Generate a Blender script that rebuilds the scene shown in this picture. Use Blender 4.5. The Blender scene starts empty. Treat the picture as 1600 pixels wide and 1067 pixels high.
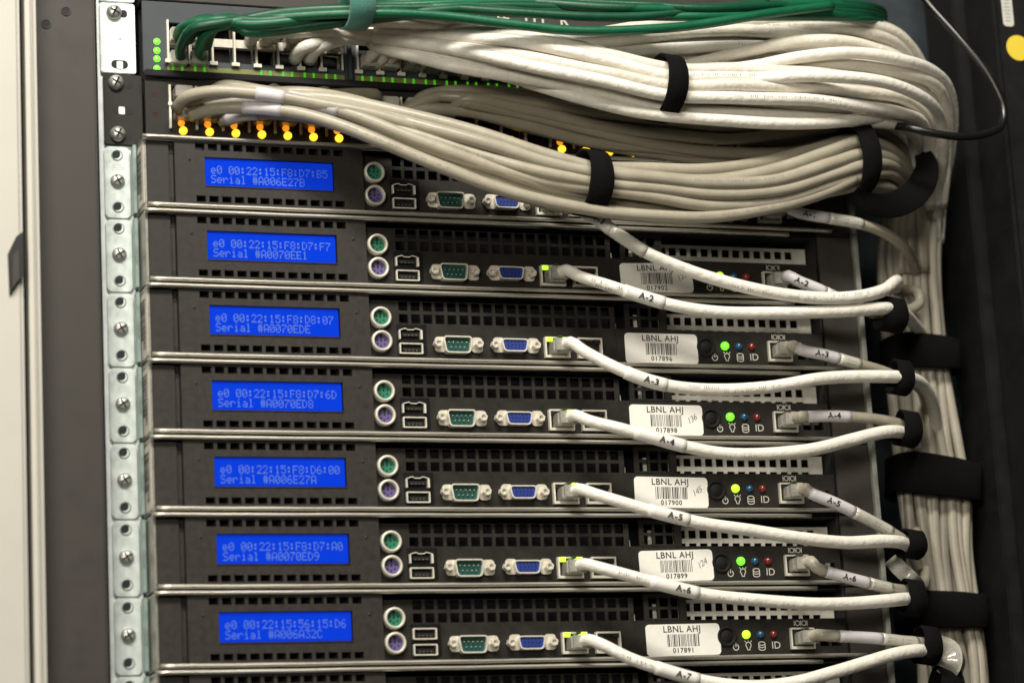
import bpy, bmesh, math, random
from mathutils import Vector, Matrix
S = 0.001                     # everything below is written in millimetres
sc = bpy.context.scene
col = sc.collection
rnd = random.Random(7)

# ------------------------------------------------------------ camera
CR = Matrix(((0.9438382, 0.05478441, -0.32583449), (0.02249586, 0.97321457, 0.22879542), (0.32964129, -0.22327579, 0.91732466)))
CC = Vector((-355.905, 471.353, -1502.032))      # x right, y down, z into the rack
FPX = 4280.48
def cw(v): return Vector((v[0], v[2], -v[1]))     # to Blender axes
cam_d = bpy.data.cameras.new('camera'); cam = bpy.data.objects.new('camera', cam_d); col.objects.link(cam)
ax, ay, az = cw(CR[0]), cw(CR[1]), cw(CR[2])
m = Matrix((ax, -ay, -az)).transposed().to_4x4()
m.translation = cw(CC) * S
cam.matrix_world = m
cam_d.sensor_width = 36; cam_d.lens = FPX / 1600 * 36
cam_d.clip_start = 0.05; cam_d.clip_end = 50
cam_d.dof.use_dof = True; cam_d.dof.focus_distance = 1.655; cam_d.dof.aperture_fstop = 4.8
sc.camera = cam

# ------------------------------------------------------------ light
w = bpy.data.worlds.new('World'); sc.world = w; w.use_nodes = True
w.node_tree.nodes['Background'].inputs[0].default_value = (1.0, 0.90, 0.76, 1)
w.node_tree.nodes['Background'].inputs[1].default_value = 0.06
def area(name, loc, aim, sx, sy, power, colr):
    d = bpy.data.lights.new(name, 'AREA'); d.shape = 'RECTANGLE'; d.size = sx; d.size_y = sy; d.energy = power; d.color = colr
    o = bpy.data.objects.new(name, d); col.objects.link(o); o.location = loc
    o.rotation_euler = (Vector(aim) - Vector(loc)).to_track_quat('-Z', 'Y').to_euler()
area('ceiling_lamp', (-0.25, -1.15, 1.15), (0.20, 0, -0.15), 1.2, 0.30, 51, (1.0, 0.95, 0.85))
area('fill_light', (-1.1, -1.9, 0.1), (0.1, 0, -0.15), 0.9, 0.5, 21, (1.0, 0.93, 0.80))  # unseen fill light, added to brighten the labels and the right side
sc.view_settings.view_transform = 'Standard'; sc.view_settings.look = 'None'
sc.view_settings.exposure = 0.0; sc.view_settings.gamma = 1

# ------------------------------------------------------------ pixel <-> plane
def W(px, py, Y=0.0):
    """point (mm) where the sight line through photo pixel px,py meets the plane at depth Y"""
    d = CR.transposed() @ Vector(((px - 800) / FPX, (py - 533.5) / FPX, 1))
    s = (Y - CC[2]) / d[2]; p = CC + s * d
    return Vector((p[0], Y, -p[1]))
CAM = cw(CC)
def rp(X, z, Y):
    """template measurement taken at depth 0 on the fourth server, carried to depth Y"""
    P = Vector((X, 0, z - 133.35)); d = P - CAM; s = (Y - CAM.y) / d.y
    q = CAM + s * d
    return q.x, q.z + 133.35

# ------------------------------------------------------------ materials
def mat(name, base, rough=0.5, metal=0.0, nscale=0, namt=0.0, bump=0.0, bscale=None, emit=None, estr=0, trans=0.0, coat=0.0, stretch=None, spec=0.5, bdist=0.0003, sheen=0):
    m = bpy.data.materials.new(name); m.use_nodes = True; nt = m.node_tree; b = nt.nodes['Principled BSDF']
    b.inputs['Base Color'].default_value = (*base, 1); b.inputs['Roughness'].default_value = rough
    b.inputs['Metallic'].default_value = metal; b.inputs['Transmission Weight'].default_value = trans
    b.inputs['Coat Weight'].default_value = coat; b.inputs['Specular IOR Level'].default_value = spec
    if sheen: b.inputs['Sheen Weight'].default_value = sheen
    if emit: b.inputs['Emission Color'].default_value = (*emit, 1); b.inputs['Emission Strength'].default_value = estr
    if nscale or bump:
        tc = nt.nodes.new('ShaderNodeTexCoord'); mp = nt.nodes.new('ShaderNodeMapping'); nt.links.new(tc.outputs['Object'], mp.inputs[0])
        if stretch: mp.inputs['Scale'].default_value = stretch
    if nscale:
        n = nt.nodes.new('ShaderNodeTexNoise'); n.inputs['Scale'].default_value = nscale; n.inputs['Detail'].default_value = 5; n.inputs['Roughness'].default_value = 0.65
        nt.links.new(mp.outputs[0], n.inputs[0])
        r = nt.nodes.new('ShaderNodeMapRange'); r.inputs[1].default_value = 0.25; r.inputs[2].default_value = 0.75
        r.inputs[3].default_value = 1 - namt; r.inputs[4].default_value = 1 + namt; nt.links.new(n.outputs[0], r.inputs[0])
        mx = nt.nodes.new('ShaderNodeVectorMath'); mx.operation = 'SCALE'; mx.inputs[0].default_value = base
        nt.links.new(r.outputs[0], mx.inputs['Scale']); nt.links.new(mx.outputs[0], b.inputs['Base Color'])
        r2 = nt.nodes.new('ShaderNodeMapRange'); r2.inputs[1].default_value = 0.25; r2.inputs[2].default_value = 0.75
        r2.inputs[3].default_value = max(0.05, rough - 0.12); r2.inputs[4].default_value = min(1, rough + 0.12)
        nt.links.new(n.outputs[0], r2.inputs[0]); nt.links.new(r2.outputs[0], b.inputs['Roughness'])
    if bump:
        n2 = nt.nodes.new('ShaderNodeTexNoise'); n2.inputs['Scale'].default_value = bscale or 900; n2.inputs['Detail'].default_value = 3
        nt.links.new(mp.outputs[0], n2.inputs[0])
        bp = nt.nodes.new('ShaderNodeBump'); bp.inputs['Strength'].default_value = bump; bp.inputs['Distance'].default_value = bdist
        nt.links.new(n2.outputs[0], bp.inputs['Height']); nt.links.new(bp.outputs[0], b.inputs['Normal'])
    return m
M = dict(
    plastic=mat('black_plastic', (.026, .0225, .0185), .5, 0, 260, .18, .35, 2600, spec=.35),
    paint=mat('black_powder_coat', (.017, .015, .0125), .5, 0, 160, .22, .35, 3000, spec=.28),
    cabinet=mat('cabinet_paint', (.032, .027, .0225), .55, 0, 60, .12, .35, 2200),
    darkin=mat('dark_interior', (.006, .006, .006), .8),
    bluegrey=mat('blue_grey_paint', (.030, .039, .046), .5, 0, 60, .2, .3, 1800),
    deepgrey=mat('deep_grey_paint', (.006, .006, .0065), .6, 0, 60, .2, spec=.25),
    zinclit=mat('lit_zinc', (.84, .89, .88), .4, .2, 120, .1, .15, 500),  # paler zinc for top ears and rail, nearness to the lamp put into the colour
    zinc=mat('zinc_plate', (.60, .66, .64), .42, .4, 120, .16, .15, 500),
    teal=mat('greenish_zinc', (.22, .29, .27), .5, .4, 160, .45, .2, 700),
    steel=mat('galvanised_lip', (.64, .61, .53), .30, .75, 300, .12, .08, 500, stretch=(.05, 1, 1)),
    steelside=mat('chassis_side_steel', (.34, .33, .29), .45, .7, 300, .2),
    nickel=mat('nickel_shell', (.80, .76, .66), .35, .3, 500, .12),
    railedge=mat('rail_edge_paint', (.30, .31, .27), .4, .3, 120, .3),
    grille=mat('pale_grille', (.72, .69, .61), .45, .2, 200, .15),
    screwm=mat('screw_steel', (.50, .50, .47), .35, .65, 600, .3),
    doorpaint=mat('door_paint', (.50, .485, .435), .5, 0, 20, .03, .1, 800),
    lcd=mat('blue_screen', (.0, .02, .30), .12, 0, 90, .05, emit=(.0, .032, .58), estr=.70, coat=.5),
    lcdtext=mat('screen_character', (.08, .14, .3), .4, emit=(.04, .13, .58), estr=.55),
    green=mat('green_port', (.012, .16, .09), .5), violet=mat('violet_port', (.10, .075, .21), .5),
    dbgreen=mat('teal_port', (.004, .058, .052), .5), vga=mat('blue_port', (.012, .035, .24), .5),
    pinhole=mat('pin_hole', (.004, .004, .006), .7), pin=mat('brass_pin', (.6, .55, .35), .35, .8),
    creamrim=mat('metal_rim', (.66, .62, .53), .4, .25, 400, .1),
    button=mat('matt_black_button', (.007, .0065, .006), .75, spec=.25),
    black=mat('black_insert', (.010, .010, .010), .45),
    sticker=mat('white_sticker', (.82, .80, .74), .45, 0, 300, .04, coat=.1),
    ink=mat('black_ink', (.02, .02, .022), .6), greyink=mat('pencil_ink', (.20, .20, .20), .7),
    whiteink=mat('white_print', (.50, .48, .42), .6), dimink=mat('dim_white_print', (.42, .40, .35), .6),
    barcode=mat('serial_sticker', (.62, .56, .49), .5, 0, 300, .06),
    ledgreen=mat('lit_green_lamp', (.1, .6, .05), .3, emit=(.16, 1.0, .02), estr=1.6),
    leddark=mat('dim_green_lamp', (.05, .3, .02), .3, emit=(.12, .9, .02), estr=.35),
    ledlime=mat('lit_lime_lamp', (.4, .7, .05), .3, emit=(.50, 1.0, .03), estr=1.3),
    ledamber=mat('lit_amber_lamp', (.8, .4, .02), .3, emit=(1.0, .58, .03), estr=1.7),
    ledorange=mat('lit_orange_lamp', (.8, .25, .02), .3, emit=(1.0, .34, .02), estr=.85),
    lampblue=mat('unlit_blue_lamp', (.01, .06, .13), .1, coat=1, emit=(.0, .05, .12), estr=.25),
    lampred=mat('unlit_red_lamp', (.16, .012, .010), .1, coat=1, emit=(.14, .008, .004), estr=.25),
    olive=mat('olive_strip', (.16, .17, .05), .5, 0, 300, .2),
    white=mat('white_cable', (.80, .77, .69), .44, 0, 70, .10, .7, 260, bdist=.0010),
    cream=mat('cream_cable', (.70, .66, .57), .44, 0, 70, .12, .7, 260, bdist=.0010),
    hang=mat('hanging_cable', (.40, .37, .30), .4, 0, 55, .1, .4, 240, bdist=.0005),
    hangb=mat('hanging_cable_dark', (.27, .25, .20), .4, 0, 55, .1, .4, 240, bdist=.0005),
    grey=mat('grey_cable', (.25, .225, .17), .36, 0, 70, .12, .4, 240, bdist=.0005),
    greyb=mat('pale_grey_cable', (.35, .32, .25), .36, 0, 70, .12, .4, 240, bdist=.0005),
    greent=mat('green_cable', (.003, .098, .043), .42, 0, 55, .12, .4, 300, bdist=.0005),
    greenb=mat('deep_green_cable', (.002, .060, .026), .45, 0, 55, .12, .4, 300, bdist=.0005),
    blackcable=mat('black_cable', (.006, .0055, .005), .3),
    wsleeve=mat('white_sleeve', (.77, .75, .70), .36, 0, 80, .03),
    sleeve=mat('label_sleeve', (.58, .56, .58), .38, 0, 80, .04),
    clear=mat('clear_label', (.55, .53, .46), .2, 0, 80, .05, coat=.5),
    boot=mat('cable_boot', (.42, .39, .32), .4, 0, 120, .12),
    plug=mat('clear_plug', (.68, .66, .59), .15, 0, 900, .3, trans=.55, coat=.5),
    darkclear=mat('smoky_latch', (.10, .12, .06), .2, 0, 0, 0, trans=.5, coat=.5),
    velcro=mat('black_velcro', (.004, .0035, .0035), .95, 0, 700, .4, 1.0, 1500, bdist=.0012, spec=.15),
    tealvelcro=mat('teal_velcro', (.055, .20, .16), .9, 0, 500, .15, .8, 1500, bdist=.0008, sheen=.2),
    yellow=mat('yellow_dot', (.72, .55, .05), .5), tag=mat('white_tag', (.55, .54, .50), .5, 0, 60, .05),
)

# ------------------------------------------------------------ mesh building
class MB:
    def __init__(self): self.v = []; self.f = []; self.sm = []
    def add(self, vs, fs, smooth=False):
        n = len(self.v); self.v += [tuple(v) for v in vs]; self.f += [tuple(i + n for i in f) for f in fs]; self.sm += [smooth] * len(fs); return self
    def box(self, x0, x1, y0, y1, z0, z1, skip=''):
        vs = [(x0, y0, z0), (x1, y0, z0), (x1, y1, z0), (x0, y1, z0), (x0, y0, z1), (x1, y0, z1), (x1, y1, z1), (x0, y1, z1)]
        fs = dict(b=(0, 3, 2, 1), t=(4, 5, 6, 7), f=(0, 1, 5, 4), k=(2, 3, 7, 6), r=(1, 2, 6, 5), l=(3, 0, 4, 7))
        return self.add(vs, [fs[k] for k in fs if k not in skip])
    def plate(self, x0, x1, z0, z1, y0, y1, holes=()):
        """vertical plate (front y0, back y1) with rectangular holes (hx0,hx1,hz0,hz1) cut through"""
        xs = sorted({x0, x1, *[a for h in holes for a in h[:2]]}); zs = sorted({z0, z1, *[a for h in holes for a in h[2:]]})
        for i in range(len(xs) - 1):
            for j in range(len(zs) - 1):
                a, b, c, d = xs[i], xs[i + 1], zs[j], zs[j + 1]; mx, mz = (a + b) / 2, (c + d) / 2
                if any(h[0] < mx < h[1] and h[2] < mz < h[3] for h in holes): continue
                self.add([(a, y0, c), (b, y0, c), (b, y0, d), (a, y0, d)], [(0, 1, 2, 3)])
        self.box(x0, x1, y0, y1, z0, z1, 'fk')
        for h in holes:
            a, b, c, d = h
            self.add([(a, y0, c), (b, y0, c), (b, y0, d), (a, y0, d), (a, y1, c), (b, y1, c), (b, y1, d), (a, y1, d)],
                     [(0, 4, 5, 1), (1, 5, 6, 2), (2, 6, 7, 3), (3, 7, 4, 0)])
        return self
    def prism(self, loop, y0, y1, smooth=False, cap=True, back=False):
        n = len(loop); vs = [(x, y0, z) for x, z in loop] + [(x, y1, z) for x, z in loop]
        fs = [(i, (i + n), (i + 1) % n + n, (i + 1) % n) for i in range(n)]
        self.add(vs, fs, smooth)
        if cap: self.add([(x, y0, z) for x, z in loop], [tuple(range(n))])
        if back: self.add([(x, y1, z) for x, z in loop], [tuple(reversed(range(n)))])
        return self
    def ring(self, lo, li, y0, y1, smooth=False):
        """frame between an outer and an inner loop of equal length"""
        n = len(lo); vs = [(x, y0, z) for x, z in lo] + [(x, y0, z) for x, z in li] + [(x, y1, z) for x, z in lo] + [(x, y1, z) for x, z in li]
        fs = []
        for i in range(n):
            j = (i + 1) % n
            fs += [(i, j, j + n, i + n), (i, i + 2 * n, j + 2 * n, j), (i + n, j + n, j + 3 * n, i + 3 * n)]
        return self.add(vs, fs, smooth)
    def lathe(self, cx, cz, prof, n=20, smooth=True):
        """profile [(radius, y)] turned about the y axis"""
        vs = []; fs = []
        for r, y in prof:
            for k in range(n):
                a = 2 * math.pi * k / n; vs.append((cx + r * math.cos(a), y, cz + r * math.sin(a)))
        for i in range(len(prof) - 1):
            for k in range(n):
                k2 = (k + 1) % n; fs.append((i * n + k, i * n + k2, (i + 1) * n + k2, (i + 1) * n + k))
        return self.add(vs, fs, smooth)
    def tube(self, pts, r, n=12, caps=True):
        rings, fr = frames(pts); vs = []; fs = []
        rr = r if isinstance(r, list) else [r] * len(pts)
        for i, p in enumerate(pts):
            N, B = fr[i]
            for k in range(n):
                a = 2 * math.pi * k / n; vs.append(p + (N * math.cos(a) + B * math.sin(a)) * rr[i])
        for i in range(len(pts) - 1):
            for k in range(n):
                k2 = (k + 1) % n; fs.append((i * n + k, i * n + k2, (i + 1) * n + k2, (i + 1) * n + k))
        if caps: fs += [tuple(reversed(range(n))), tuple(range((len(pts) - 1) * n, len(pts) * n))]
        return self.add(vs, fs, True)
    def mesh(self, name, material, bevel=0):
        me = bpy.data.meshes.new(name); me.from_pydata([(x * S, y * S, z * S) for x, y, z in self.v], [], self.f)
        me.polygons.foreach_set('use_smooth', self.sm); me.materials.append(M[material]); me.update()
        if bevel:
            bm = bmesh.new(); bm.from_mesh(me); bmesh.ops.remove_doubles(bm, verts=bm.verts, dist=1e-6)
            ed = [e for e in bm.edges if len(e.link_faces) == 2 and e.calc_face_angle(0) > 0.6]
            bmesh.ops.bevel(bm, geom=ed, offset=bevel * S, segments=2, affect='EDGES', clamp_overlap=True)
            bm.to_mesh(me); bm.free()
        return me
def link(name, me, parent=None, loc=None):
    o = bpy.data.objects.new(name, me); col.objects.link(o)
    if parent: o.parent = parent
    if loc: o.location = [a * S for a in loc]
    return o
def tag(o, label, cat, group=None):
    o['label'] = label; o['category'] = cat
    if group: o['group'] = group
    return o
def thing(name, loc, label, cat, group=None):
    o = bpy.data.objects.new(name, None); o.empty_display_size = .01; col.objects.link(o); o.location = [a * S for a in loc]
    return tag(o, label, cat, group)
def frames(pts):
    T = []
    for i in range(len(pts)):
        a = pts[max(0, i - 1)]; b = pts[min(len(pts) - 1, i + 1)]; T.append((b - a).normalized())
    N = Vector((0, -1, 0)); N = (N - T[0] * N.dot(T[0]))
    if N.length < .1: N = Vector((0, 0, 1)) - T[0] * T[0].z
    N.normalize(); out = []
    for t in T:
        N = (N - t * N.dot(t)).normalized(); out.append((N.copy(), t.cross(N)))
    return T, out
def spline(P, step=4.0):
    """centripetal-like smooth curve through P, resampled"""
    Q = [P[0] * 2 - P[1]] + list(P) + [P[-1] * 2 - P[-2]]; out = []
    for i in range(1, len(Q) - 2):
        p0, p1, p2, p3 = Q[i - 1:i + 3]; L = (p2 - p1).length
        d1 = max((p1 - p0).length, 1e-6) ** .5; d2 = max(L, 1e-6) ** .5; d3 = max((p3 - p2).length, 1e-6) ** .5
        m1 = (p1 - p0) / d1 - (p2 - p0) / (d1 + d2) + (p2 - p1) / d2; m2 = (p2 - p1) / d2 - (p3 - p1) / (d2 + d3) + (p3 - p2) / d3
        m1 *= d2; m2 *= d2
        n = max(2, int(L / step))
        for k in range(n):
            t = k / n; t2 = t * t; t3 = t2 * t
            out.append(p1 * (2 * t3 - 3 * t2 + 1) + m1 * (t3 - 2 * t2 + t) + p2 * (-2 * t3 + 3 * t2) + m2 * (t3 - t2))
    out.append(P[-1].copy()); return out
def rrect(x0, x1, z0, z1, r, n=5):
    out = []
    for cx, cz, a0 in ((x1 - r, z1 - r, 0), (x0 + r, z1 - r, 90), (x0 + r, z0 + r, 180), (x1 - r, z0 + r, 270)):
        for k in range(n + 1):
            a = math.radians(a0 + 90 * k / n); out.append((cx + r * math.cos(a), cz + r * math.sin(a)))
    return out
def dshape(cx, cz, w, h, slant, r, n=5):
    """D connector outline, wider at the top"""
    c = [(cx + w / 2, cz + h / 2), (cx - w / 2, cz + h / 2), (cx - w / 2 + slant, cz - h / 2), (cx + w / 2 - slant, cz - h / 2)]; out = []
    for i in range(4):
        p = Vector(c[i]); a = (Vector(c[i - 1]) - p).normalized(); b = (Vector(c[(i + 1) % 4]) - p).normalized()
        for k in range(n + 1):
            t = k / n; p0 = p + a * r; p1 = p + b * r
            q = p0 * (1 - t) ** 2 + p * 2 * t * (1 - t) + p1 * t * t; out.append((q.x, q.y))
    return out
_tc = {}
def text2d(body, size, italic=0.0, spacing=1.0, bold=0.0):
    k = (body, size, italic, spacing, bold)
    if k in _tc: return _tc[k]
    cu = bpy.data.curves.new('lettering', 'FONT'); cu.body = body; cu.size = size; cu.align_x = 'CENTER'; cu.align_y = 'CENTER'
    cu.shear = italic; cu.space_character = spacing; cu.offset = bold; cu.resolution_u = 3
    o = bpy.data.objects.new('lettering', cu); me = bpy.data.meshes.new_from_object(o)
    vs = [(v.co.x, v.co.y) for v in me.vertices]; fs = [tuple(p.vertices) for p in me.polygons]
    bpy.data.objects.remove(o); bpy.data.curves.remove(cu); bpy.data.meshes.remove(me)
    _tc[k] = (vs, fs); return vs, fs
def put_text(mb, body, size, cx, y, cz, rot=0, **kw):
    vs, fs = text2d(body, size, **kw); c, s = math.cos(rot), math.sin(rot)
    mb.add([(cx + x * c - z * s, y, cz + x * s + z * c) for x, z in vs], fs); return mb
def strokes(mb, lines, w, cx, cz, y, sc_=1.0):
    for L in lines:
        for (x0, z0), (x1, z1) in zip(L, L[1:]):
            d = Vector((x1 - x0, z1 - z0)).normalized() * w / 2; e = Vector((-d.y, d.x)); x0_, z0_, x1_, z1_ = [a * sc_ for a in (x0, z0, x1, z1)]
            mb.add([(cx + x0_ - d.x - e.x, y, cz + z0_ - d.y - e.y), (cx + x1_ + d.x - e.x, y, cz + z1_ + d.y - e.y), (cx + x1_ + d.x + e.x, y, cz + z1_ + d.y + e.y), (cx + x0_ - d.x + e.x, y, cz + z0_ - d.y + e.y)], [(0, 1, 2, 3)])
            y -= .002
    return mb
def arc(cx, cz, r, a0, a1, n=14, sq=1.0): return [(cx + r * math.cos(math.radians(a0 + (a1 - a0) * k / n)), cz + sq * r * math.sin(math.radians(a0 + (a1 - a0) * k / n))) for k in range(n + 1)]

# ------------------------------------------------------------ 5x7 dot characters of the screens
F57 = {'0': '0E 11 13 15 19 11 0E', '1': '04 0C 04 04 04 04 0E', '2': '0E 11 01 02 04 08 1F', '3': '1F 02 04 02 01 11 0E', '5': '1F 10 1E 01 01 11 0E',
       '6': '06 08 10 1E 11 11 0E', '7': '1F 01 02 04 08 08 08', '8': '0E 11 11 0E 11 11 0E', '9': '0E 11 11 0F 01 02 0C', 'A': '0E 11 11 11 1F 11 11',
       'B': '1E 11 11 1E 11 11 1E', 'C': '0E 11 10 10 10 11 0E', 'D': '1C 12 11 11 11 12 1C', 'E': '1F 10 10 1E 10 10 1F', 'F': '1F 10 10 1E 10 10 10',
       'S': '0F 10 10 0E 01 01 1E', 'e': '00 00 0E 11 1F 10 0E', 'r': '00 00 16 19 10 10 10', 'i': '04 00 0C 04 04 04 0E', 'a': '00 00 0E 01 0F 11 0F',
       'l': '0C 04 04 04 04 04 0E', '#': '0A 0A 1F 0A 1F 0A 0A', ':': '00 0C 0C 00 0C 0C 00', ' ': '00 00 00 00 00 00 00'}
def lcd_text(mb, s, x0, z0, y, pitch=3.55, dx=.60, dz=.70):
    for i, ch in enumerate(s):
        for r, row in enumerate(F57[ch].split()):
            b = int(row, 16)
            for c in range(5):
                if b >> (4 - c) & 1:
                    x = x0 + i * pitch + c * dx; z = z0 - r * dz
                    mb.add([(x, y, z - dz * .84), (x + dx * .86, y, z - dz * .84), (x + dx * .86, y, z), (x, y, z)], [(0, 1, 2, 3)])
    return mb

# ------------------------------------------------------------ the setting: cabinet around the equipment
def structure(name, me): o = link(name, me); o['kind'] = 'structure'; return o
structure('cabinet_interior', MB().box(-70, 760, 420, 430, -420, 260).mesh('cabinet_interior', 'deepgrey'))
structure('room_background', MB().box(-900, 1300, 900, 910, -900, 900).mesh('room_background', 'deepgrey'))

cab = thing('server_cabinet', (160, 0, -480), 'dark cabinet around the equipment, its pale cream door open at the left edge', 'cabinet')
LC = (160, 0, -480)
def sidepart(name, mb, material, bevel=0, label=None):
    o = link(name, rel(mb, LC).mesh(name, material, bevel), cab)
    if label: o['label'] = label
    return o
def rel(mb, loc):      # move mesh coordinates into the frame of a thing standing at loc
    mb.v = [(x - loc[0], y - loc[1], z - loc[2]) for x, y, z in mb.v]; return mb
dp = sidepart('door', MB().box(-260, -110.3, -22, 10, -480, 240), 'doorpaint', 2.5, 'pale cream door')
link('door_edge', rel(MB().box(-106.8, -100.4, -20, 14, -480, 240), LC).mesh('door_edge', 'doorpaint', 3.0), dp)
link('door_gap', rel(MB().box(-113, -104, -4, 12, -480, 240), LC).mesh('door_gap', 'pinhole'), dp)  # near-black strip standing in for the shaded gap beside the door
link('latch', rel(MB().prism([(-118.6, -92), (-110.6, -80), (-110.6, -55), (-114.5, -58), (-119.2, -68)], -24, -20), LC).mesh('latch', 'black', .3), dp)
link('latch_tongue', rel(MB().prism([(-117.4, -89), (-113.2, -83), (-113.2, -66), (-117.4, -70)], -26, -23.8), LC).mesh('latch_tongue', 'cabinet', .4), dp)
fp = sidepart('front_post', MB().box(-99.5, -63.0, 0, 30, -480, 240), 'cabinet', 1.5, 'wide dark brown post left of the equipment with two small holes')
for px, py in ((103, 18), (72, 38)):
    p = W(px, py, -.2)
    link('bolt_hole', rel(MB().lathe(p.x, p.z, [(0.001, -.15), (2.3, -.15)], 18), LC).mesh('bolt_hole', 'pinhole'), fp)
    link('hole_rim', rel(MB().lathe(p.x, p.z, [(2.2, -.1), (2.4, -.5), (2.9, -.4), (3.0, 0)], 18), LC).mesh('hole_rim', 'cabinet'), fp)
sidepart('post_side', MB().box(-62.6, -59.8, 12, 40, -480, 240), 'deepgrey')
mr = sidepart('mounting_rail', MB().box(-58.6, -37, 27.2, 29, -480, 240), 'zinclit', .5, 'zinc rail behind the screwed ears')
link('rail_web', rel(MB().box(-38.6, -36.9, 29.2, 70, -480, 240), LC).mesh('rail_web', 'teal'), mr)
mr = sidepart('mounting_rail', MB().box(400.0, 417.2, 18, 20, -480, 240), 'cabinet')
link('rail_edge', rel(MB().box(417.4, 420.6, 2, 26, -480, 100), LC).mesh('rail_edge', 'railedge', .6), mr)
sp = sidepart('side_panel', MB().box(425, 537, 92, 95, -480, 300), 'bluegrey', 0, 'blue-grey panel behind the hanging bundle')
link('panel_edge', rel(MB().box(538.0, 539.2, 60, 95, -480, 300), LC).mesh('panel_edge', 'bluegrey', .3), sp)
fp = sidepart('frame_post', MB().box(523, 640, -18, 20, -480, 300), 'deepgrey', 2.5, 'near-black right post carrying the yellow dot')
link('frame_inner', rel(MB().box(515, 640, 22, 60, -480, 300), LC).mesh('frame_inner', 'deepgrey', 1), fp)
p = W(1592, 75, -19); o = link('round_sticker', MB().lathe(0, 0, [(0.001, -.2), (8.6, -.2), (8.7, 0)], 40, False).mesh('round_sticker', 'yellow'), None, (p.x, -18.3, p.z))
tag(o, 'round yellow sticker on the dark cabinet frame at the right', 'sticker')
p = W(1575, 20, -19); mb = MB().prism(rrect(-3.9, 3.9, -9.4, 60, 2.4), -.25, 0)
o = link('label_strip', mb.mesh('label_strip', 'tag'), None, (p.x, -18.3, p.z)); tag(o, 'white printed strip label above the yellow dot', 'label')
mb = MB()
for k in range(16): mb.box(-2.4 + rnd.random(), 1.6 + rnd.random(), -.32, -.3, -6 + k * 2.4, -5.4 + k * 2.4, 'k')
link('printing', mb.mesh('printing', 'greyink'), o)
# dark ear plates and cabinet face on the right of the servers are made with each server

# ------------------------------------------------------------ server template (local origin: top left corner of the screen)
TOP, BOT = 12.75, -31.45
def MK(fn, name, material, bevel=0):
    me = fn.mesh(name, material, bevel); return me
IO = 3.0        # depth of the connector panel
def io(X, z): return rp(X, z, IO)
tpl = []        # (part name, mesh, [sub parts])
def part(name, mb, material, bevel=0, subs=()): tpl.append((name, mb.mesh(name, material, bevel), list(subs)))
def sub(name, mb, material, bevel=0): return (name, mb.mesh(name, material, bevel))

# chassis shell: left wall, floor, roof, back of the vents
mb = MB().box(-36.0, -34.6, 1.0, 330, -31.2, 12.2)
part('side_wall', mb, 'steelside', .3)
mb = MB().box(-34.5, 391.6, 7, 320, -31.2, -30.3); mb.box(-34.5, 391.6, 7, 320, 11.4, 12.3); mb.box(391.8, 393, 7, 320, -31.2, 12.3); mb.box(-34, 391, 60, 61, -30, 11.3)
part('chassis', mb, 'darkin')
def lipbar(x0, x1, zc, h, yc, d):
    mb = MB(); n = 12; nx = 60; vs = []; fs = []
    for i in range(nx + 1):
        x = x0 + (x1 - x0) * i / nx; wob = .05 * math.sin(i * .9) + .06 * math.sin(i * .37 + 1)
        for k in range(n):
            a = 2 * math.pi * k / n; vs.append((x, yc + math.cos(a) * d, zc + wob + math.sin(a) * h))
    for i in range(nx):
        for k in range(n): k2 = (k + 1) % n; fs.append((i * n + k, (i + 1) * n + k, (i + 1) * n + k2, i * n + k2))
    fs += [tuple(range(n)), tuple(reversed(range(nx * n, nx * n + n)))]
    mb.add(vs, fs, True); return mb
_, zl = rp(64, -29.4, -1.8); _, zu = rp(64, 11.5, -1.8)
part('lower_lip', lipbar(-34.5, 400.5, zl, 1.25, -1.8, 1.7), 'steel')
part('upper_lip', lipbar(-37.0, 370.5, zu, 1.3, -1.8, 1.7), 'steel')
part('side_cover', MB().box(-34.4, -21.4, .8, 6, -28.6, 8.9), 'plastic', .3)
mb = MB().box(-21.3, -18.4, 3.2, 6, -28.4, 8.6)
part('hinge_strip', mb, 'plastic', 0, [sub('hinge_notch', MB().box(-21.0, -18.5, 2.9, 3.15, 2.5, 8.8), 'pinhole'), sub('hinge_notch', MB().box(-21.0, -18.5, 2.9, 3.15, -28.2, -23.5), 'pinhole')])
holes = []
for i in range(12):
    x = -6 + i * 7.62; holes += [(x, x + 5.6, 4.5, 8.5), (x, x + 5.6, -26.9, -23.1)]
holes.append((-.4, 77.6, -16.8, .4))
part('bezel', MB().plate(-18.2, 95.6, -28.3, 9.4, -.8, 6.5, holes), 'plastic', 0,
     [sub('lower_bead', MB().box(-.5, 77.7, -1.3, -.82, -17.6, -16.9), 'plastic', .15),
      sub('glint_screw', MB().lathe(-9.5, -1.4, [(.001, -1.3), (.7, -1.25), (.9, -.8)], 10).lathe(87.5, -1.8, [(.001, -1.3), (.7, -1.25), (.9, -.8)], 10), 'plastic')])
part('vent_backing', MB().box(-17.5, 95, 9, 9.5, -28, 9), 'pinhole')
# connector panel with vent squares and port cut-outs
g0x, g0z = io(113.9, -1.6)
holes = []
for i in range(18):
    for zt in (io(0, -1.7)[1], io(0, 5.9)[1]): holes.append((g0x + i * 7.55, g0x + i * 7.55 + 5.5, zt - 5.5, zt))
panel_x1 = io(248.6, 0)[0] + 2.2
part('connector_panel', MB().plate(96.4, panel_x1, -28.6, 7.0, IO, IO + 1.2, holes), 'paint')
part('panel_backing', MB().box(97, 255, 22, 23, -28, 9), 'pinhole')

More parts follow.
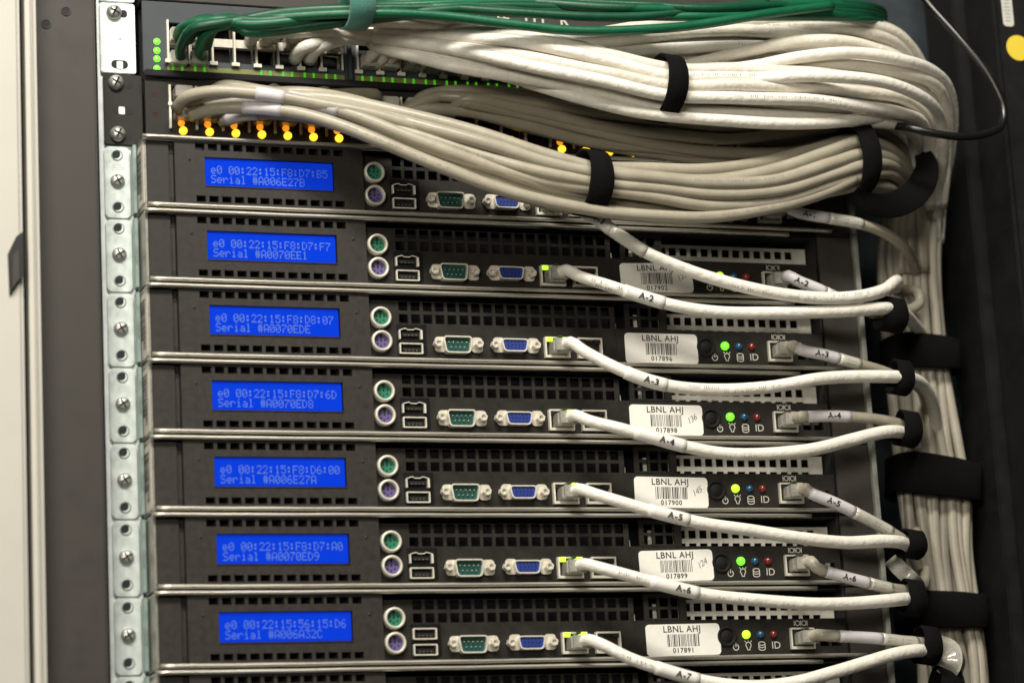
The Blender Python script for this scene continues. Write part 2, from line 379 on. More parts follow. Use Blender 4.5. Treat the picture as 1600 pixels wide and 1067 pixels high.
def ps2(cx, cz, colr, kind):
    x, z = io(cx, cz); n = 24
    rim = MB().lathe(x, z, [(4.75, 1.9), (4.75, -.9), (5.1, -1.3), (6.0, -1.2), (6.35, -.6), (6.35, IO)], 28)
    core = MB().lathe(x, z, [(.001, 1.8), (4.74, 1.8)], 24, False)
    ph = MB()
    for a in (22, 90, 158, 215, 325, 265): ph.lathe(x + 2.6 * math.cos(math.radians(a)), z + 2.6 * math.sin(math.radians(a)), [(.001, 1.7), (.62, 1.7)], 8, False)
    ph.box(x - .55, x + .55, 1.66, 1.69, z + .1, z + 1.6, 'k'); ph.lathe(x, z + 3.9, [(.001, 1.68), (1.0, 1.68)], 8, False)
    part(kind, rim, 'creamrim', 0, [sub('socket_face', core, colr), sub('pin_hole', ph, 'pinhole')])
ps2(102.0, -4.7, 'green', 'mouse_port'); ps2(101.9, -19.0, 'violet', 'keyboard_port')
x0, z0 = io(112.0, -26.3); x1, z1 = io(130.2, -8.0)
part('usb_recess', MB().plate(x0, x1, z0, z1, 2.6, IO, ()).box(x0, x1, 2.6, 2.9, z0, z1), 'black')
def usb(z, full):
    xa, za = rp(113.4, z - 3.3, 1); xb, zb = rp(127.8, z + 3.3, 1)
    if full:
        mb = MB().ring(rrect(xa, xb, za, zb, .6, 3), rrect(xa + .75, xb - .75, za + .75, zb - .75, .3, 3), .2, 2.4)
    else:
        mb = MB(); mb.box(xa, xa + .8, .2, 2.4, za, zb - 1.2); mb.box(xb - 1.2, xb, .2, 2.4, za, zb - 1.2)
        L = [(xa, zb - 1.2), (xa + 2.6, zb - .3), (xa + 4.2, zb), (xa + 5.2, zb - .8), (xb - 5.6, zb - .8), (xb - 4.4, zb), (xb - 2.6, zb - .3), (xb, zb - 1.2)]
        for (a, c), (b, d) in zip(L, L[1:]): mb.add([(a, .2, c - .5), (b, .2, d - .5), (b, .2, d), (a, .2, c), (a, 2.4, c), (b, 2.4, d)], [(0, 1, 2, 3), (3, 2, 5, 4)])
    tongue = MB().box(xa + 2, xb - 2, 1.1, 2.4, (za + zb) / 2 - 1.3, (za + zb) / 2 + .6)
    pins = MB()
    for k in range(4): pins.box(xa + 3.2 + k * 2.3, xa + 4.2 + k * 2.3, .95, 1.05, (za + zb) / 2 - 1.2, (za + zb) / 2 - .9, 'k')
    return mb, [sub('tongue', tongue, 'black'), sub('contact', pins, 'pin')]
usb_half = usb(-13.6, False); usb_full_top = usb(-13.4, True); usb_low = usb(-22.6, True)
USB_HALF = ('usb_port', usb_half[0].mesh('usb_port', 'nickel'), usb_half[1]); USB_FULL = ('usb_port', usb_full_top[0].mesh('usb_port', 'nickel', .1), usb_full_top[1])
part('usb_port', usb_low[0], 'nickel', .1, usb_low[1])

def dport(name, xl, xr, sxl, sxr, zt, zb, colr, pins, slant=1.4):
    Yf = -2.0
    cx, cz = (sxl + sxr) / 2, (zt + zb) / 2; cx, cz = rp(cx, cz, Yf); w_, h = sxr - sxl, zt - zb
    mb = MB().ring(dshape(cx, cz, w_, h, slant, 2.4), dshape(cx, cz, w_ - 1.5, h - 1.5, slant, 1.9), Yf, IO - .1, False)
    x, z = rp((sxl + sxr) / 2, (zt + zb) / 2, IO)
    fl = MB()
    for sx in (-1, 1):         # ear flanges
        e = x + sx * (w_ / 2 + 2.2); fl.prism(rrect(min(e - 3.6, e + 3.6), max(e - 3.6, e + 3.6), z - 5.0, z + 4.2, 2.2), IO - 1.0, IO - .1)
    subs = [sub('flange', fl, 'creamrim')]
    for s_ in (xl, xr):
        X, Zs = rp(s_, -19.0, -.5)
        hx = [(X + 2.6 * math.cos(math.radians(60 * k + 15)), Zs + 2.6 * math.sin(math.radians(60 * k + 15))) for k in range(6)]
        hi = [(X + 1.35 * math.cos(math.radians(60 * k + 15)), Zs + 1.35 * math.sin(math.radians(60 * k + 15))) for k in range(6)]
        subs.append(sub('jack_screw', MB().ring(hx, hi, -2.6, IO - 1.05).prism(hi, -1.2, 0), 'nickel', .15))
    subs.append(sub('socket_face', MB().prism(dshape(cx, cz, w_ - 1.4, h - 1.4, slant, 1.9), Yf + (.8 if colr == 'vga' else 2.2), 2.5), colr))
    pm = MB()
    for px, pz in pins: 
        if colr == 'vga': pm.lathe(cx + px, cz + pz, [(.001, Yf + .74), (.62, Yf + .74)], 6, False)
        else: pm.lathe(cx + px, cz + pz, [(.001, Yf + .5), (.34, Yf + .6), (.42, Yf + 2.1)], 6)
    subs.append(sub('pin', pm, 'pinhole' if colr == 'vga' else 'pin'))
    part(name, mb, 'nickel', 0, subs)
dport('serial_port', 137.3, 162.9, 140.9, 159.1, -14.2, -24.5, 'dbgreen', [(-5.5 + 2.75 * k, 1.5) for k in range(5)] + [(-4.1 + 2.75 * k, -1.5) for k in range(4)])
dport('vga_port', 173.1, 199.1, 177.4, 194.6, -14.9, -22.9, 'vga', [(-4.6 + 2.3 * k + o_, z_) for o_, z_ in ((0, 2.1), (-1.1 + 1.6, .05), (0, -2.1)) for k in range(5)])

def jack(x0, x1, z0, z1, Yf, Yd):
    """socket frame with the stepped latch notch of a modular jack"""
    w_ = x1 - x0; h = z1 - z0; mb = MB()
    t_ = 1.0
    mb.box(x0, x0 + t_, Yf, Yd, z0, z1); mb.box(x1 - t_, x1, Yf, Yd, z0, z1); mb.box(x0 + t_, x1 - t_, Yf, Yd, z0, z0 + 1.6); mb.box(x0 + t_, x1 - t_, Yf, Yd, z1 - t_, z1)
    ins = MB().box(x0 + t_, x1 - t_, Yd - 1, Yd, z0 + 1.6, z1 - t_)
    ins.box(x0 + t_, x0 + w_ * .3, Yf + .6, Yd, z1 - t_ - h * .18, z1 - t_); ins.box(x1 - w_ * .3, x1 - t_, Yf + .6, Yd, z1 - t_ - h * .18, z1 - t_)
    return mb, ins
J = []
for a, b in ((204.9, 220.8), (226.0, 241.8)):
    xa, za = rp(a, -26.1, 0); xb, zb = rp(b, -13.4, 0)
    fr, ins = jack(xa, xb, za, zb, 0, 14); part('ethernet_port', fr, 'nickel', .1, [sub('socket_insert', ins, 'black')]); J.append((xa, xb, za, zb))
# riser panel with its six squares, pale bracket seen behind, grille deeper in
xr0, zr1 = io(257.2, 8.6); xr1, _ = io(284.6, 0)
holes = []
for i in range(3):
    for zt in (io(0, 5.9)[1], io(0, -1.0)[1]):
        xx = io(260.3 + i * 7.1, 0)[0]; holes.append((xx, xx + 5.4, zt - 5.2, zt))
part('riser_panel', MB().plate(xr0, xr1, io(0, -7.4)[1], 9.2, IO - .6, IO + 1, holes), 'paint')
part('pale_bracket', MB().box(xr0 + 7.5, xr0 + 10.2, IO + 4, IO + 5, -10, 3.5), 'grille')
part('slot_glint', MB().box(panel_x1 + 1.8, panel_x1 + 3.0, 9, 10, -7.5, -2).box(panel_x1 + 1.8, panel_x1 + 3, 9, 10, -13, -9), 'grille')
GY = 18.0
holes = []
gx0 = 290.0
for i in range(13):
    x = gx0 + i * 7.2; holes += [(x, x + 4.9, .4, 5.4), (x, x + 4.9, -7.6, -2.5), (x, x + 4.9, -14.8, -9.7)]
part('slot_grille', MB().plate(gx0 - 3, gx0 + 13 * 7.2 + 7, -17, 7.4, GY, GY + 1, holes), 'grille', 0)
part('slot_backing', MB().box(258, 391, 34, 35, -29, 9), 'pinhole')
# lower control panel
cp0, cpt = rp(250.5, -7.3, IO - .4); cp1 = rp(388.8, 0, IO - .4)[0]
xs0, zs0 = rp(371.2, -24.0, IO - .4); xs1, zs1 = rp(385.0, -17.6, IO - .4)
holes = [(xs0, xs0 + 5.6, zs0, zs1), (xs0 + 7.4, xs1, zs0, zs1)]
m3a, m3za = rp(351.9, -25.4, 0); m3b, m3zb = rp(367.8, -12.6, 0)
part('control_panel', MB().plate(cp0 + .4, cp1, -28.6, cpt, IO - .4, IO + 1.5, holes), 'paint')
fr, ins = jack(m3a, m3b, m3za, m3zb, 0, IO - .6)
part('management_port', fr, 'creamrim', .1, [sub('socket_insert', ins, 'black')])
part('ear_plate', MB().box(393.4, 416.8, 5, 7, -31.2, 12.4), 'cabinet', .3)
bx, bz = rp(310.4, -17.2, 1)
part('power_button', MB().lathe(bx, bz, [(.001, 1.9), (3.4, 1.9), (3.8, 2.5), (4.2, 2.5), (4.5, 2.2), (4.7, 1.6), (6.1, 1.6), (6.4, IO)], 28), 'button')
LED = {}
for nm, X in (('green', 323.0), ('blue', 332.3), ('red', 340.8)):
    x, z = rp(X, -16.2, 1); r = 2.65 if nm == 'green' else 2.3
    dome = MB().lathe(x, z, [(.001, -.2), (r * .4, 0), (r * .75, .6), (r * .95, 1.4), (r, IO - .4)], 16)
    if nm == 'green': LED['green'] = dome
    else: part('status_lamp', dome, 'lamp' + nm)
ic = MB(); Yi = IO - .45
def icp(X, z): return rp(X, z, Yi)
x, z = icp(315.2, -23.8); strokes(ic, [arc(0, -.2, 1.75, 125, 415), [(0, .2), (0, 2.4)]], .55, x, z, Yi)
x, z = icp(323.4, -23.5); strokes(ic, [arc(0, .7, 1.7, -50, 230), [(1.1, -.6), (.7, -2.2), (-.7, -2.2), (-1.1, -.6)], [(-1.6, 2.6), (-2.1, 3.1)], [(0, 2.9), (0, 3.4)], [(1.6, 2.6), (2.1, 3.1)]], .5, x, z, Yi)
x, z = icp(332.2, -23.4); strokes(ic, [arc(0, 1.4, 2.1, 0, 360, 16, .5), [(-2.1, 1.4), (-2.1, -1.6)], [(2.1, 1.4), (2.1, -1.6)], arc(0, -1.6, 2.1, 180, 360, 10, .5), arc(0, 0, 2.1, 180, 360, 10, .5)], .5, x, z, Yi)
x, z = icp(341.6, -23.3); put_text(ic, 'ID', 6.2, x, Yi, z)
x, z = icp(358.9, -10.2); put_text(ic, 'IOIOI', 4.6, x, Yi, z, spacing=.85)
part('panel_symbols', ic, 'whiteink')
# ears on the left, holes as dark countersinks with the zinc nut showing
mb = MB(); lp = rrect(-54.4, -39.2, -31.4, 12.4, 3.4, 5)
mb.prism(lp, 25.0, 27.0, back=True)
earme = mb.mesh('ear', 'zinc', .35)
rnut = random.Random(3)
def earhole(z, ang):
    a = MB().lathe(-46.9, z, [(2.9, 24.8), (3.2, 24.7), (3.6, 24.98)], 20)
    h = MB().lathe(-46.9, z, [(.001, 24.9), (2.95, 24.9)], 20, False)
    n = MB(); L = []
    for k in range(9): t_ = ang - 1.25 + 2.5 * k / 8; L.append((-46.9 + 2.8 * math.cos(t_), z + 2.8 * math.sin(t_)))
    for k in range(8, -1, -1): t_ = ang - 1.25 + 2.5 * k / 8; L.append((-46.9 - .9 * math.cos(ang) + 2.5 * math.cos(t_) * 1.05, z - .9 * math.sin(ang) + 2.5 * math.sin(t_) * 1.05))
    n.prism(L, 24.6, 24.86)
    return [sub('hole_rim', a, 'teal'), sub('screw_hole', h, 'pinhole'), sub('cage_nut', n, 'zinc')]
earsubs = earhole(7.0, -.7) + earhole(-24.6, -.7)
tpl.append(('mounting_ear', earme, earsubs))
sc_head = MB().lathe(-46.9, -8.7, [(.001, 22.2), (2.2, 22.4), (3.9, 23.4), (4.4, 24.6), (4.4, 25)], 22)
slot = MB()
for a in (.5, .5 + math.pi / 2):
    c, s = math.cos(a), math.sin(a); q = [(-3, -.45), (3, -.45), (3, .45), (-3, .45)]
    slot.add([(-46.9 + x * c - z * s, 22.1, -8.7 + x * s + z * c) for x, z in q], [(0, 1, 2, 3)])
part('rack_screw', sc_head, 'screwm', 0, [sub('cross_slot', slot, 'pinhole')])
part('slide_bracket', MB().box(-39.0, -37.0, 17, 24, -30.2, 11.6), 'teal', .3)

screen_me = MB().box(0, 77, .6, 5, -16.4, 0).mesh('screen', 'lcd', .2)
info = [  # line 1, asset number, jack lamps (left,right,tab), pencil note, tilt, side sticker
    ('00:22:15:F8:D7:B5', 'A006E27B', '017897', (1, 0), None, 0, 1, 'topmost rack server, partly hidden under the grey cables, its blue screen ending D7:B5'),
    ('00:22:15:F8:D7:F7', 'A0070EE1', '017902', (1, 0), '125', 2.0, 0, 'rack server with asset sticker 017902 crossed by a white cable, blue screen ending D7:F7'),
    ('00:22:15:F8:D8:07', 'A0070EDE', '017896', (1, 1), None, 0, 1, 'rack server with asset sticker 017896 and blue screen ending D8:07'),
    ('00:22:15:F8:D7:6D', 'A0070ED8', '017898', (0, 1), '136', 0, 1, 'rack server with asset sticker 017898 and blue screen ending D7:6D'),
    ('00:22:15:F8:D6:00', 'A006E27A', '017900', (0, 1), '145', -.6, 1, 'rack server with asset sticker 017900 and blue screen ending D6:00'),
    ('00:22:15:F8:D7:A0', 'A0070ED9', '017899', (1, 1), '124', 1.2, 0, 'rack server with asset sticker 017899 and blue screen ending D7:A0'),
    ('00:22:15:56:15:D6', 'A006A32C', '017891', (1, 1), None, .6, 0, 'lowest complete rack server, asset sticker 017891, blue screen ending 15:D6'),
    (None, None, None, (1, 1), None, 0, 1, 'rack server cut off by the bottom edge, only its top vents in view')]
xj, xjb, zj, zjb = J[0]
lampL = MB().box(xj + 1.0, xj + 4.9, -.5, .5, zjb - 3.0, zjb - .2).mesh('link_lamp', 'ledlime', .3)
lampR = MB().box(xjb - 5.9, xjb - .6, -.5, .5, zjb - 2.8, zjb - .2).mesh('link_lamp', 'ledlime', .3)
lampRd = MB().box(xjb - 3.0, xjb - .8, -.5, .5, zjb - 2.4, zjb - .6).mesh('link_lamp', 'leddark', .3)
green_me = LED['green'].mesh('status_lamp', 'ledgreen'); lime_me = LED['green'].mesh('status_lamp', 'ledlime')
for i, (mac, ser, asset, lamps, note, tilt, side, label) in enumerate(info):
    t = thing('rack_server', (0, 0, -44.45 * i), label, 'server', 'rack servers stacked in the cabinet')
    for name, me, subs in tpl + [USB_FULL if i >= 6 else USB_HALF]:
        o = link(name, me, t)
        for sn, sm in subs: link(sn, sm, o)
    s = link('screen', screen_me, t)
    if mac:
        mb = lcd_text(MB(), 'e0 ' + mac, 3.4, -4.3, .45); lcd_text(mb, 'Serial #' + ser, 3.4, -10.0, .45)
        link('screen_text', mb.mesh('screen_text', 'lcdtext'), s)
    if lamps[0]: link('link_lamp', lampL, t)
    if lamps[1]: link('link_lamp', lampR, t)
    if i != 0: link('status_lamp', lime_me if i in (1, 4, 6) else green_me, t)
    if side:
        mb = MB().box(-36.35, -36.05, 1.6, 24, -29.5 if i else -28, 8.5); st = link('serial_sticker', mb.mesh('serial_sticker', 'barcode'), t)
        mb = MB(); z = -24.0
        while z < 5: h_ = rnd.choice((.3, .5, .9)); mb.box(-36.5, -36.4, 7, 18 if z > -19 else 13, z, z + h_); z += h_ + rnd.choice((.4, .6, .9))
        link('barcode', mb.mesh('barcode', 'ink'), st)
    if asset:
        cx, cz = rp(280.3, -19.0, IO - .8); ys = IO - .75
        ho = Matrix.Rotation(math.radians(tilt), 4, 'Y')
        sm = MB().prism(rrect(-23.9, 23.9, -9.4, 9.4, 2.4), 0, .25).mesh('asset_sticker', 'sticker')
        so = link('asset_sticker', sm, t, (cx + (1.2 if i == 6 else 0), ys, cz)); so.rotation_euler = (0, math.radians(-tilt), 0)
        if i == 0: so['label'] = 'white asset sticker mostly covered by grey cables'
        mb = put_text(MB(), 'LBNL AHJ', 5.4, -.6, -.1, 6.2, spacing=1.08, bold=.06); put_text(mb, asset, 4.1, -.4, -.1, -6.4, spacing=1.15, bold=.08)
        link('sticker_text', mb.mesh('sticker_text', 'ink'), so)
        mb = MB(); x = -10.4; rb = random.Random(int(asset))
        while x < 10.2:
            b_ = rb.choice((.35, .35, .75)); mb.add([(x, -.1, -4.0), (x + b_, -.1, -4.0), (x + b_, -.1, 3.3), (x, -.1, 3.3)], [(0, 1, 2, 3)]); x += b_ + rb.choice((.35, .45, .8))
        link('barcode', mb.mesh('barcode', 'ink'), so)
        if note: link('pencil_note', put_text(MB(), note, 5.2, 16.6, -.1, .6, rot=.55, italic=.3, spacing=.9).mesh('pencil_note', 'greyink'), so)

# ------------------------------------------------------------ switches above the servers
SY = 18.0
def ear_parts(t, L0, z0, z1, material, holes_, screws):
    e = link('mounting_ear', rel(MB().prism(rrect(-55.2 if material == 'zinclit' else -54, -34.2 if material == 'zinclit' else -31, z0, z1, 1.6), 24.6, 26.8, back=True), L0).mesh('mounting_ear', material, .35), t)
    for hx, hz in holes_:
        link('screw_hole', rel(MB().prism(rrect(hx - 5, hx + 5, hz - 2.6, hz + 2.6, 2.5), 24.4, 24.5), L0).mesh('screw_hole', 'pinhole'), e)
        link('cage_nut', rel(MB().prism(rrect(hx - 1.9, hx + 1.9, hz - 2.9, hz + 1.9, .8), 24.1, 24.35), L0).mesh('cage_nut', 'zinc'), e)
    for hx, hz in screws:
        h = link('rack_screw', rel(MB().lathe(hx, hz, [(.001, 20.6), (2.4, 20.9), (4.3, 22.4), (4.7, 24.2)], 22), L0).mesh('rack_screw', 'screwm'), t)
        mb = MB()
        for a in (1.1, 1.1 + math.pi / 2):
            c, s = math.cos(a), math.sin(a); mb.add([(hx + x * c - z * s, 20.5, hz + x * s + z * c) for x, z in ((-3, -.5), (3, -.5), (3, .5), (-3, .5))], [(0, 1, 2, 3)])
        link('cross_slot', rel(mb, L0).mesh('cross_slot', 'pinhole'), h)
def wz(px, py, Y): p = W(px, py, Y); return (p.x, p.z)
# upper switch
L0 = (180, SY, 57.6)
t = thing('network_switch', L0, 'blue-grey network switch with green lamps, hidden behind white and green cables', 'network switch')
cols = [W(262 + 35.2 * k, 70 + 1.45 * k, SY).x for k in range(8)] + [W(562 + 35.2 * k, 85 + 1.3 * k, SY).x for k in range(8)]
cols = [-15.9 + 13.45 * k for k in range(8)] + [101.0 + 13.45 * k for k in range(8)] + [218 + 13.45 * k for k in range(8)]
holes = [(x, x + 12.0, 65.5, 76.0) for x in cols] + [(x, x + 12.0, 78.4, 89) for x in cols]
link('front_panel', rel(MB().plate(-31, 404, 57.6, 101.7, SY, SY + 3, holes), L0).mesh('front_panel', 'bluegrey'), t)
link('switch_body', rel(MB().box(-30, 400, SY + 16, 300, 57.8, 101.5), L0).mesh('switch_body', 'darkin'), t)
link('lamp_strip', rel(MB().box(-17, 92, SY - .6, SY, 58.9, 61.9).box(99, 320, SY - .6, SY, 58.9, 61.9), L0).mesh('lamp_strip', 'olive'), t)
link('bottom_edge', rel(MB().box(-31, 404, SY - 3, SY, 53.8, 58.2), L0).mesh('bottom_edge', 'deepgrey', .6), t)
link('divider', rel(MB().box(94, 96.4, SY - 3.5, SY, 58, 92), L0).mesh('divider', 'bluegrey', .4), t)
for k, x in enumerate(cols):
    mb = MB()
    mb.box(x - 1.1, x + .1, SY - 2.2, SY + 9, 64.5, 90); mb.box(x - 2.6, x + 2.2, SY - 3.0, SY - 1, 62.9, 65.2)
    if k in (0, 7): mb.box(x + 12.0, x + 13.0, SY - 2.2, SY + 9, 64.5, 90)
    if k < 8 : mb.box(x + .1, x + 12.2, SY - .6, SY + 3.2, 75.0, 80.3)
    link('port_frame', rel(mb, L0).mesh('port_frame', 'nickel' if k != 2 and k != 3 else 'creamrim', .15), t)
lampm = None
for k, x in enumerate(cols[:20]):
    for d in (1.6, 7.2):
        if k in (2, 3): continue
        link('port_lamp', rel(MB().box(x + d, x + d + 1.3, SY - 1.0, SY - .5, 58.9, 61.9), L0).mesh('port_lamp', 'ledgreen' if 0 else 'leddark'), t)
for py in (65, 79, 92, 107):
    x, z = wz(245.5, py, SY - .5)
    link('status_lamp', rel(MB().lathe(x, z, [(.001, SY - .8), (1.8, SY - .6), (2.1, SY)], 14), L0).mesh('status_lamp', 'ledgreen'), t)
ear_parts(t, L0, 57.7, 101.5, 'zinclit', [wz(187, 101, 24.5)], [wz(178, 20, 24.5)])
x, z = wz(187, 61, 24.5); link('screw_hole', rel(MB().lathe(x, z, [(.001, 24.4), (1.1, 24.45)], 10), L0).mesh('screw_hole', 'screwm'), t)  # steel disc standing in for a small glint on the ear
x, z = wz(193, 22, 24.4); link('screw_hole', rel(MB().prism(rrect(x - 2.2, x + 2.2, z - 2.4, z + 2.4, 2), 24.4, 24.5), L0).mesh('screw_hole', 'pinhole'), t)
# middle switch
L0 = (180, SY, 13)
t = thing('network_switch', L0, 'black network switch with amber lamps, its ports full of grey cables', 'network switch')
c2 = [-16.9 + 15.9 * k for k in range(26)]
holes = [(x + 1.5, x + 14.2, 26.5, 36.5) for x in c2] + [(x + 1.5, x + 14.2, 38.5, 49) for x in c2]
link('front_panel', rel(MB().plate(-30.6, 404, 13.2, 53.4, SY, SY + 3, holes), L0).mesh('front_panel', 'paint'), t)
link('switch_body', rel(MB().box(-30, 400, SY + 16, 300, 13.3, 57), L0).mesh('switch_body', 'darkin'), t)
for k, x in enumerate(c2):
    link('port_frame', rel(MB().box(x + .1, x + 1.4, SY - 2.0, SY + 9, 22.5, 49.5).box(x - .5, x + 1.9, SY - 2.6, SY - 1, 36.4, 38.6), L0).mesh('port_frame', 'nickel', .15), t)
    if k > 21: continue
    xl = -8.5 + 15.9 * k
    if k not in (7, 8, 9, 10, 11, 12, 14):
        link('port_lamp', rel(MB().lathe(xl, 21.6, [(.001, SY - 2.4), (1.7, SY - 2.3), (2.4, SY - 1.7), (2.5, SY)], 12), L0).mesh('port_lamp', 'ledamber'), t)
        link('port_lamp', rel(MB().lathe(xl - 1.0, 26.3, [(.001, SY - 1.9), (1.5, SY - 1.8), (2.0, SY - 1.2), (2.1, SY)], 12), L0).mesh('port_lamp', 'ledorange'), t)
x, z = wz(241, 148, SY - .3)
link('side_marking', rel(put_text(put_text(MB(), '| |', 3.4, x, SY - .2, z, rot=1.57), '| ||', 3.0, x, SY - .2, z - 12, rot=1.57), L0).mesh('side_marking', 'lampred'), t)
ear_parts(t, L0, 13.3, 56.9, 'paint', [wz(190, 172, 24.5)], [wz(181, 130, 24.5), wz(184, 210, 24.5)])
for px, py in ((200, 132), (201, 173), (200, 212)):
    x, z = wz(px, py, 24.4); link('screw_hole', rel(MB().lathe(x, z, [(.001, 24.4), (2.7, 24.45)], 14), L0).mesh('screw_hole', 'pinhole'), t)
# device above
L0 = (180, SY, 102)
t = thing('network_switch', L0, 'dark device at the very top edge with white letters half hidden by green cables', 'network switch')
link('front_panel', rel(MB().box(-31, 404, SY - 1, 300, 102.3, 150), L0).mesh('front_panel', 'cabinet', .5), t)
mb = MB()
for ch, px, py, sz in (('I', 748, 22, 9), ('L', 781, 24, 9), ('E', 790, 24, 9), ('I', 822, 28, 9), ('I', 835, 29, 9), ('I', 848, 30, 9), ('R', 881, 33, 9)):
    x, z = wz(px, py, SY - 1.2); put_text(mb, ch, sz, x, SY - 1.2, z, bold=.25)
link('lettering', rel(mb, L0).mesh('lettering', 'whiteink'), t)
ear_parts(t, L0, 102.4, 146, 'zinclit', [], [])

# ------------------------------------------------------------ cables
def sample(pts, s):
    """point, tangent, facing normal and side vector at arc length s"""
    acc = 0
    for a, b in zip(pts, pts[1:]):
        l = (b - a).length
        if acc + l >= s:
            p = a.lerp(b, (s - acc) / l); break
        acc += l
    else: p = pts[-1].copy()
    T = (b - a).normalized(); N = (CAM - p); N = (N - T * N.dot(T)).normalized(); return p, T, N, N.cross(T) * -1
def seg(pts, s0, s1, step=3):
    n = max(2, int((s1 - s0) / step)); return [sample(pts, s0 + (s1 - s0) * k / n)[0] for k in range(n + 1)]
def arclen(pts): return sum((b - a).length for a, b in zip(pts, pts[1:]))
def s_at_px(P, pts, px):
    """arc length at which the path passes photo column px"""
    best = 0; bd = 1e9; acc = 0; prev = pts[0]
    for p in pts:
        acc += (p - prev).length; prev = p
        q = CR @ (Vector((p.x, -p.z, p.y)) - CC); d = abs(800 + FPX * q[0] / q[2] - px)
        if d < bd: bd = d; best = acc
    return best
def wrap(mb, pts, s0, r, vs, fs, up=0.0):
    out = []
    for u, v in vs:
        p, T, N, B = sample(pts, s0 + u); a = v / r + up
        if B.z < 0: B = -B
        out.append(p + (N * math.cos(a) + B * math.sin(a)) * r)
    mb.add(out, fs); return mb
def cable_print(mb, pts, s0, s1, r, up, seed):
    """tiny worn printing along a jacket"""
    g = random.Random(seed); s = s0
    while s < s1:
        for _ in range(g.randint(3, 9)):
            w_ = g.uniform(.5, 1.1); h_ = g.uniform(.5, 1.3)
            if g.random() < .8: wrap(mb, pts, s, r, [(0, -h_ * .6), (w_ * .45, -h_ * .6), (w_ * .6, h_ * .6), (w_ * .1, h_ * .6)], [(0, 1, 2, 3)], up)
            s += w_ + .5
        s += g.uniform(1.5, 5)
def wobble(pts, amp, seed):
    g = random.Random(seed); a, b, c, d = [g.uniform(0, 6.28) for _ in range(4)]; acc = 0; out = []
    for i, p in enumerate(pts):
        if i: acc += (p - pts[i - 1]).length
        e = min(1, acc / 25)
        out.append(p + Vector((0, math.sin(acc / 31 + a) + .5 * math.sin(acc / 13 + b), math.sin(acc / 27 + c) + .5 * math.sin(acc / 11 + d))) * amp * e)
    return out

def make_plug(t, L0, X, Z, sx=1):
    """clear modular plug standing in a jack whose centre is X,Z"""
    p = link('plug', rel(MB().box(X - 5.6, X + 5.4, -11, 8, Z - 4.2, Z + 3.6), L0).mesh('plug', 'plug', .6), t)
    link('plug_latch', rel(MB().box(X - 3.0, X + .2, -8, 2, Z + 4.6, Z + 5.8), L0).mesh('plug_latch', 'darkclear', .3), p)
    mb = MB()
    for k in range(8): mb.box(X - 4.2 + k * 1.1, X - 3.7 + k * 1.1, 0, 7, Z - 3.4, Z - 3.0)
    link('contact', rel(mb, L0).mesh('contact', 'pin'), p)

def patch(label, group, way, r, material, jackc, sleeves, name, text, textpx, prints=(), seed=0, boot=None, size=5.6):
    P = [W(*w_) for w_ in way]
    if jackc is not None:
        P = [Vector((jackc[0] + .3, -7, jackc[1])), Vector((jackc[0] + 2.2, -14, jackc[1] + .2))] + P[1:]
    pts = wobble(spline(P, 3.0), .12, seed)
    L0 = tuple(P[0]); t = thing('patch_cable', L0, label, 'cable', group)
    nn = len(pts)
    r_in = r * (.88 if material == 'white' else 1)
    link('jacket', rel(MB().tube(pts, [r_in + (r - r_in) * min(1, 1.6 * i / nn) for i in range(nn)], 16), L0).mesh('jacket', material), t)
    if jackc is not None: make_plug(t, L0, *jackc)
    if boot:
        s0, s1 = [s_at_px(None, pts, a) for a in boot]; link('boot', rel(MB().tube(seg(pts, s0, s1), r + .12, 14), L0).mesh('boot', 'boot'), t)
    for (a, b, m_) in sleeves:
        s0, s1 = s_at_px(None, pts, a), s_at_px(None, pts, b)
        rs = r * .94 if material == 'white' else r
        link('label_sleeve', rel(MB().tube(seg(pts, s0, s1), rs + (.22 if m_ == 'sleeve' else .3), 16), L0).mesh('label_sleeve', m_), t)
    mb = MB()
    if text:
        vs, fs = text2d(text, size, spacing=1.1, bold=.12); wrap(mb, pts, s_at_px(None, pts, textpx), r + .52, vs, fs, .1)
    if mb.v: link('label_text', rel(mb, L0).mesh('label_text', 'ink'), t)
    mb = MB()
    for a, b, up in prints: cable_print(mb, pts, s_at_px(None, pts, a), s_at_px(None, pts, b), r + .36, up, seed + int(a))
    if mb.v: link('printing', rel(mb, L0).mesh('printing', 'greyink'), t)
    return pts
jx, jz = (J[0][0] + J[0][1]) / 2 + .8, (J[0][2] + J[0][3]) / 2 - .3
mx, mz = (m3a + m3b) / 2 + .6, (m3za + m3zb) / 2
g1 = 'white patch cables from the server ethernet ports'; g2 = 'grey patch cables from the server management ports'
Yc = -34
patch('white patch cable marked A-1 running down from the black strap across sticker 017902', g1,
      [(872, 322, -14), (905, 328, -26), (930, 340, -34), (962, 364, -38), (1008, 394, -40), (1060, 417, -40), (1120, 437, -40), (1200, 456, -40), (1290, 466, -38), (1345, 463, -34), (1380, 454, -26), (1396, 443, -10), (1402, 440, 14), (1398, 450, 34)],
      4.0, 'white', (jx, jz), [(918, 955, 'wsleeve'), (955, 1008, 'clear')], 'a', 'A-1', 934, [(1140, 1200, -.2), (1230, 1290, -.1), (1300, 1350, .5)], 1)
patch('white patch cable marked A-2 starting left of sticker 017902 and running below it', g1,
      [(882, 427, -14), (905, 432, -22), (950, 446, -30), (1008, 465, -34), (1060, 479, -36), (1120, 487, -36), (1200, 489, -36), (1300, 487, -34), (1350, 484, -30), (1385, 482, -24), (1405, 484, -10), (1440, 520, 40)],
      4.0, 'white', (jx, jz - 44.45), [(975, 1040, 'wsleeve')], 'a', 'A-2', 1010, [(925, 968, .25), (930, 960, -.5)], 2)
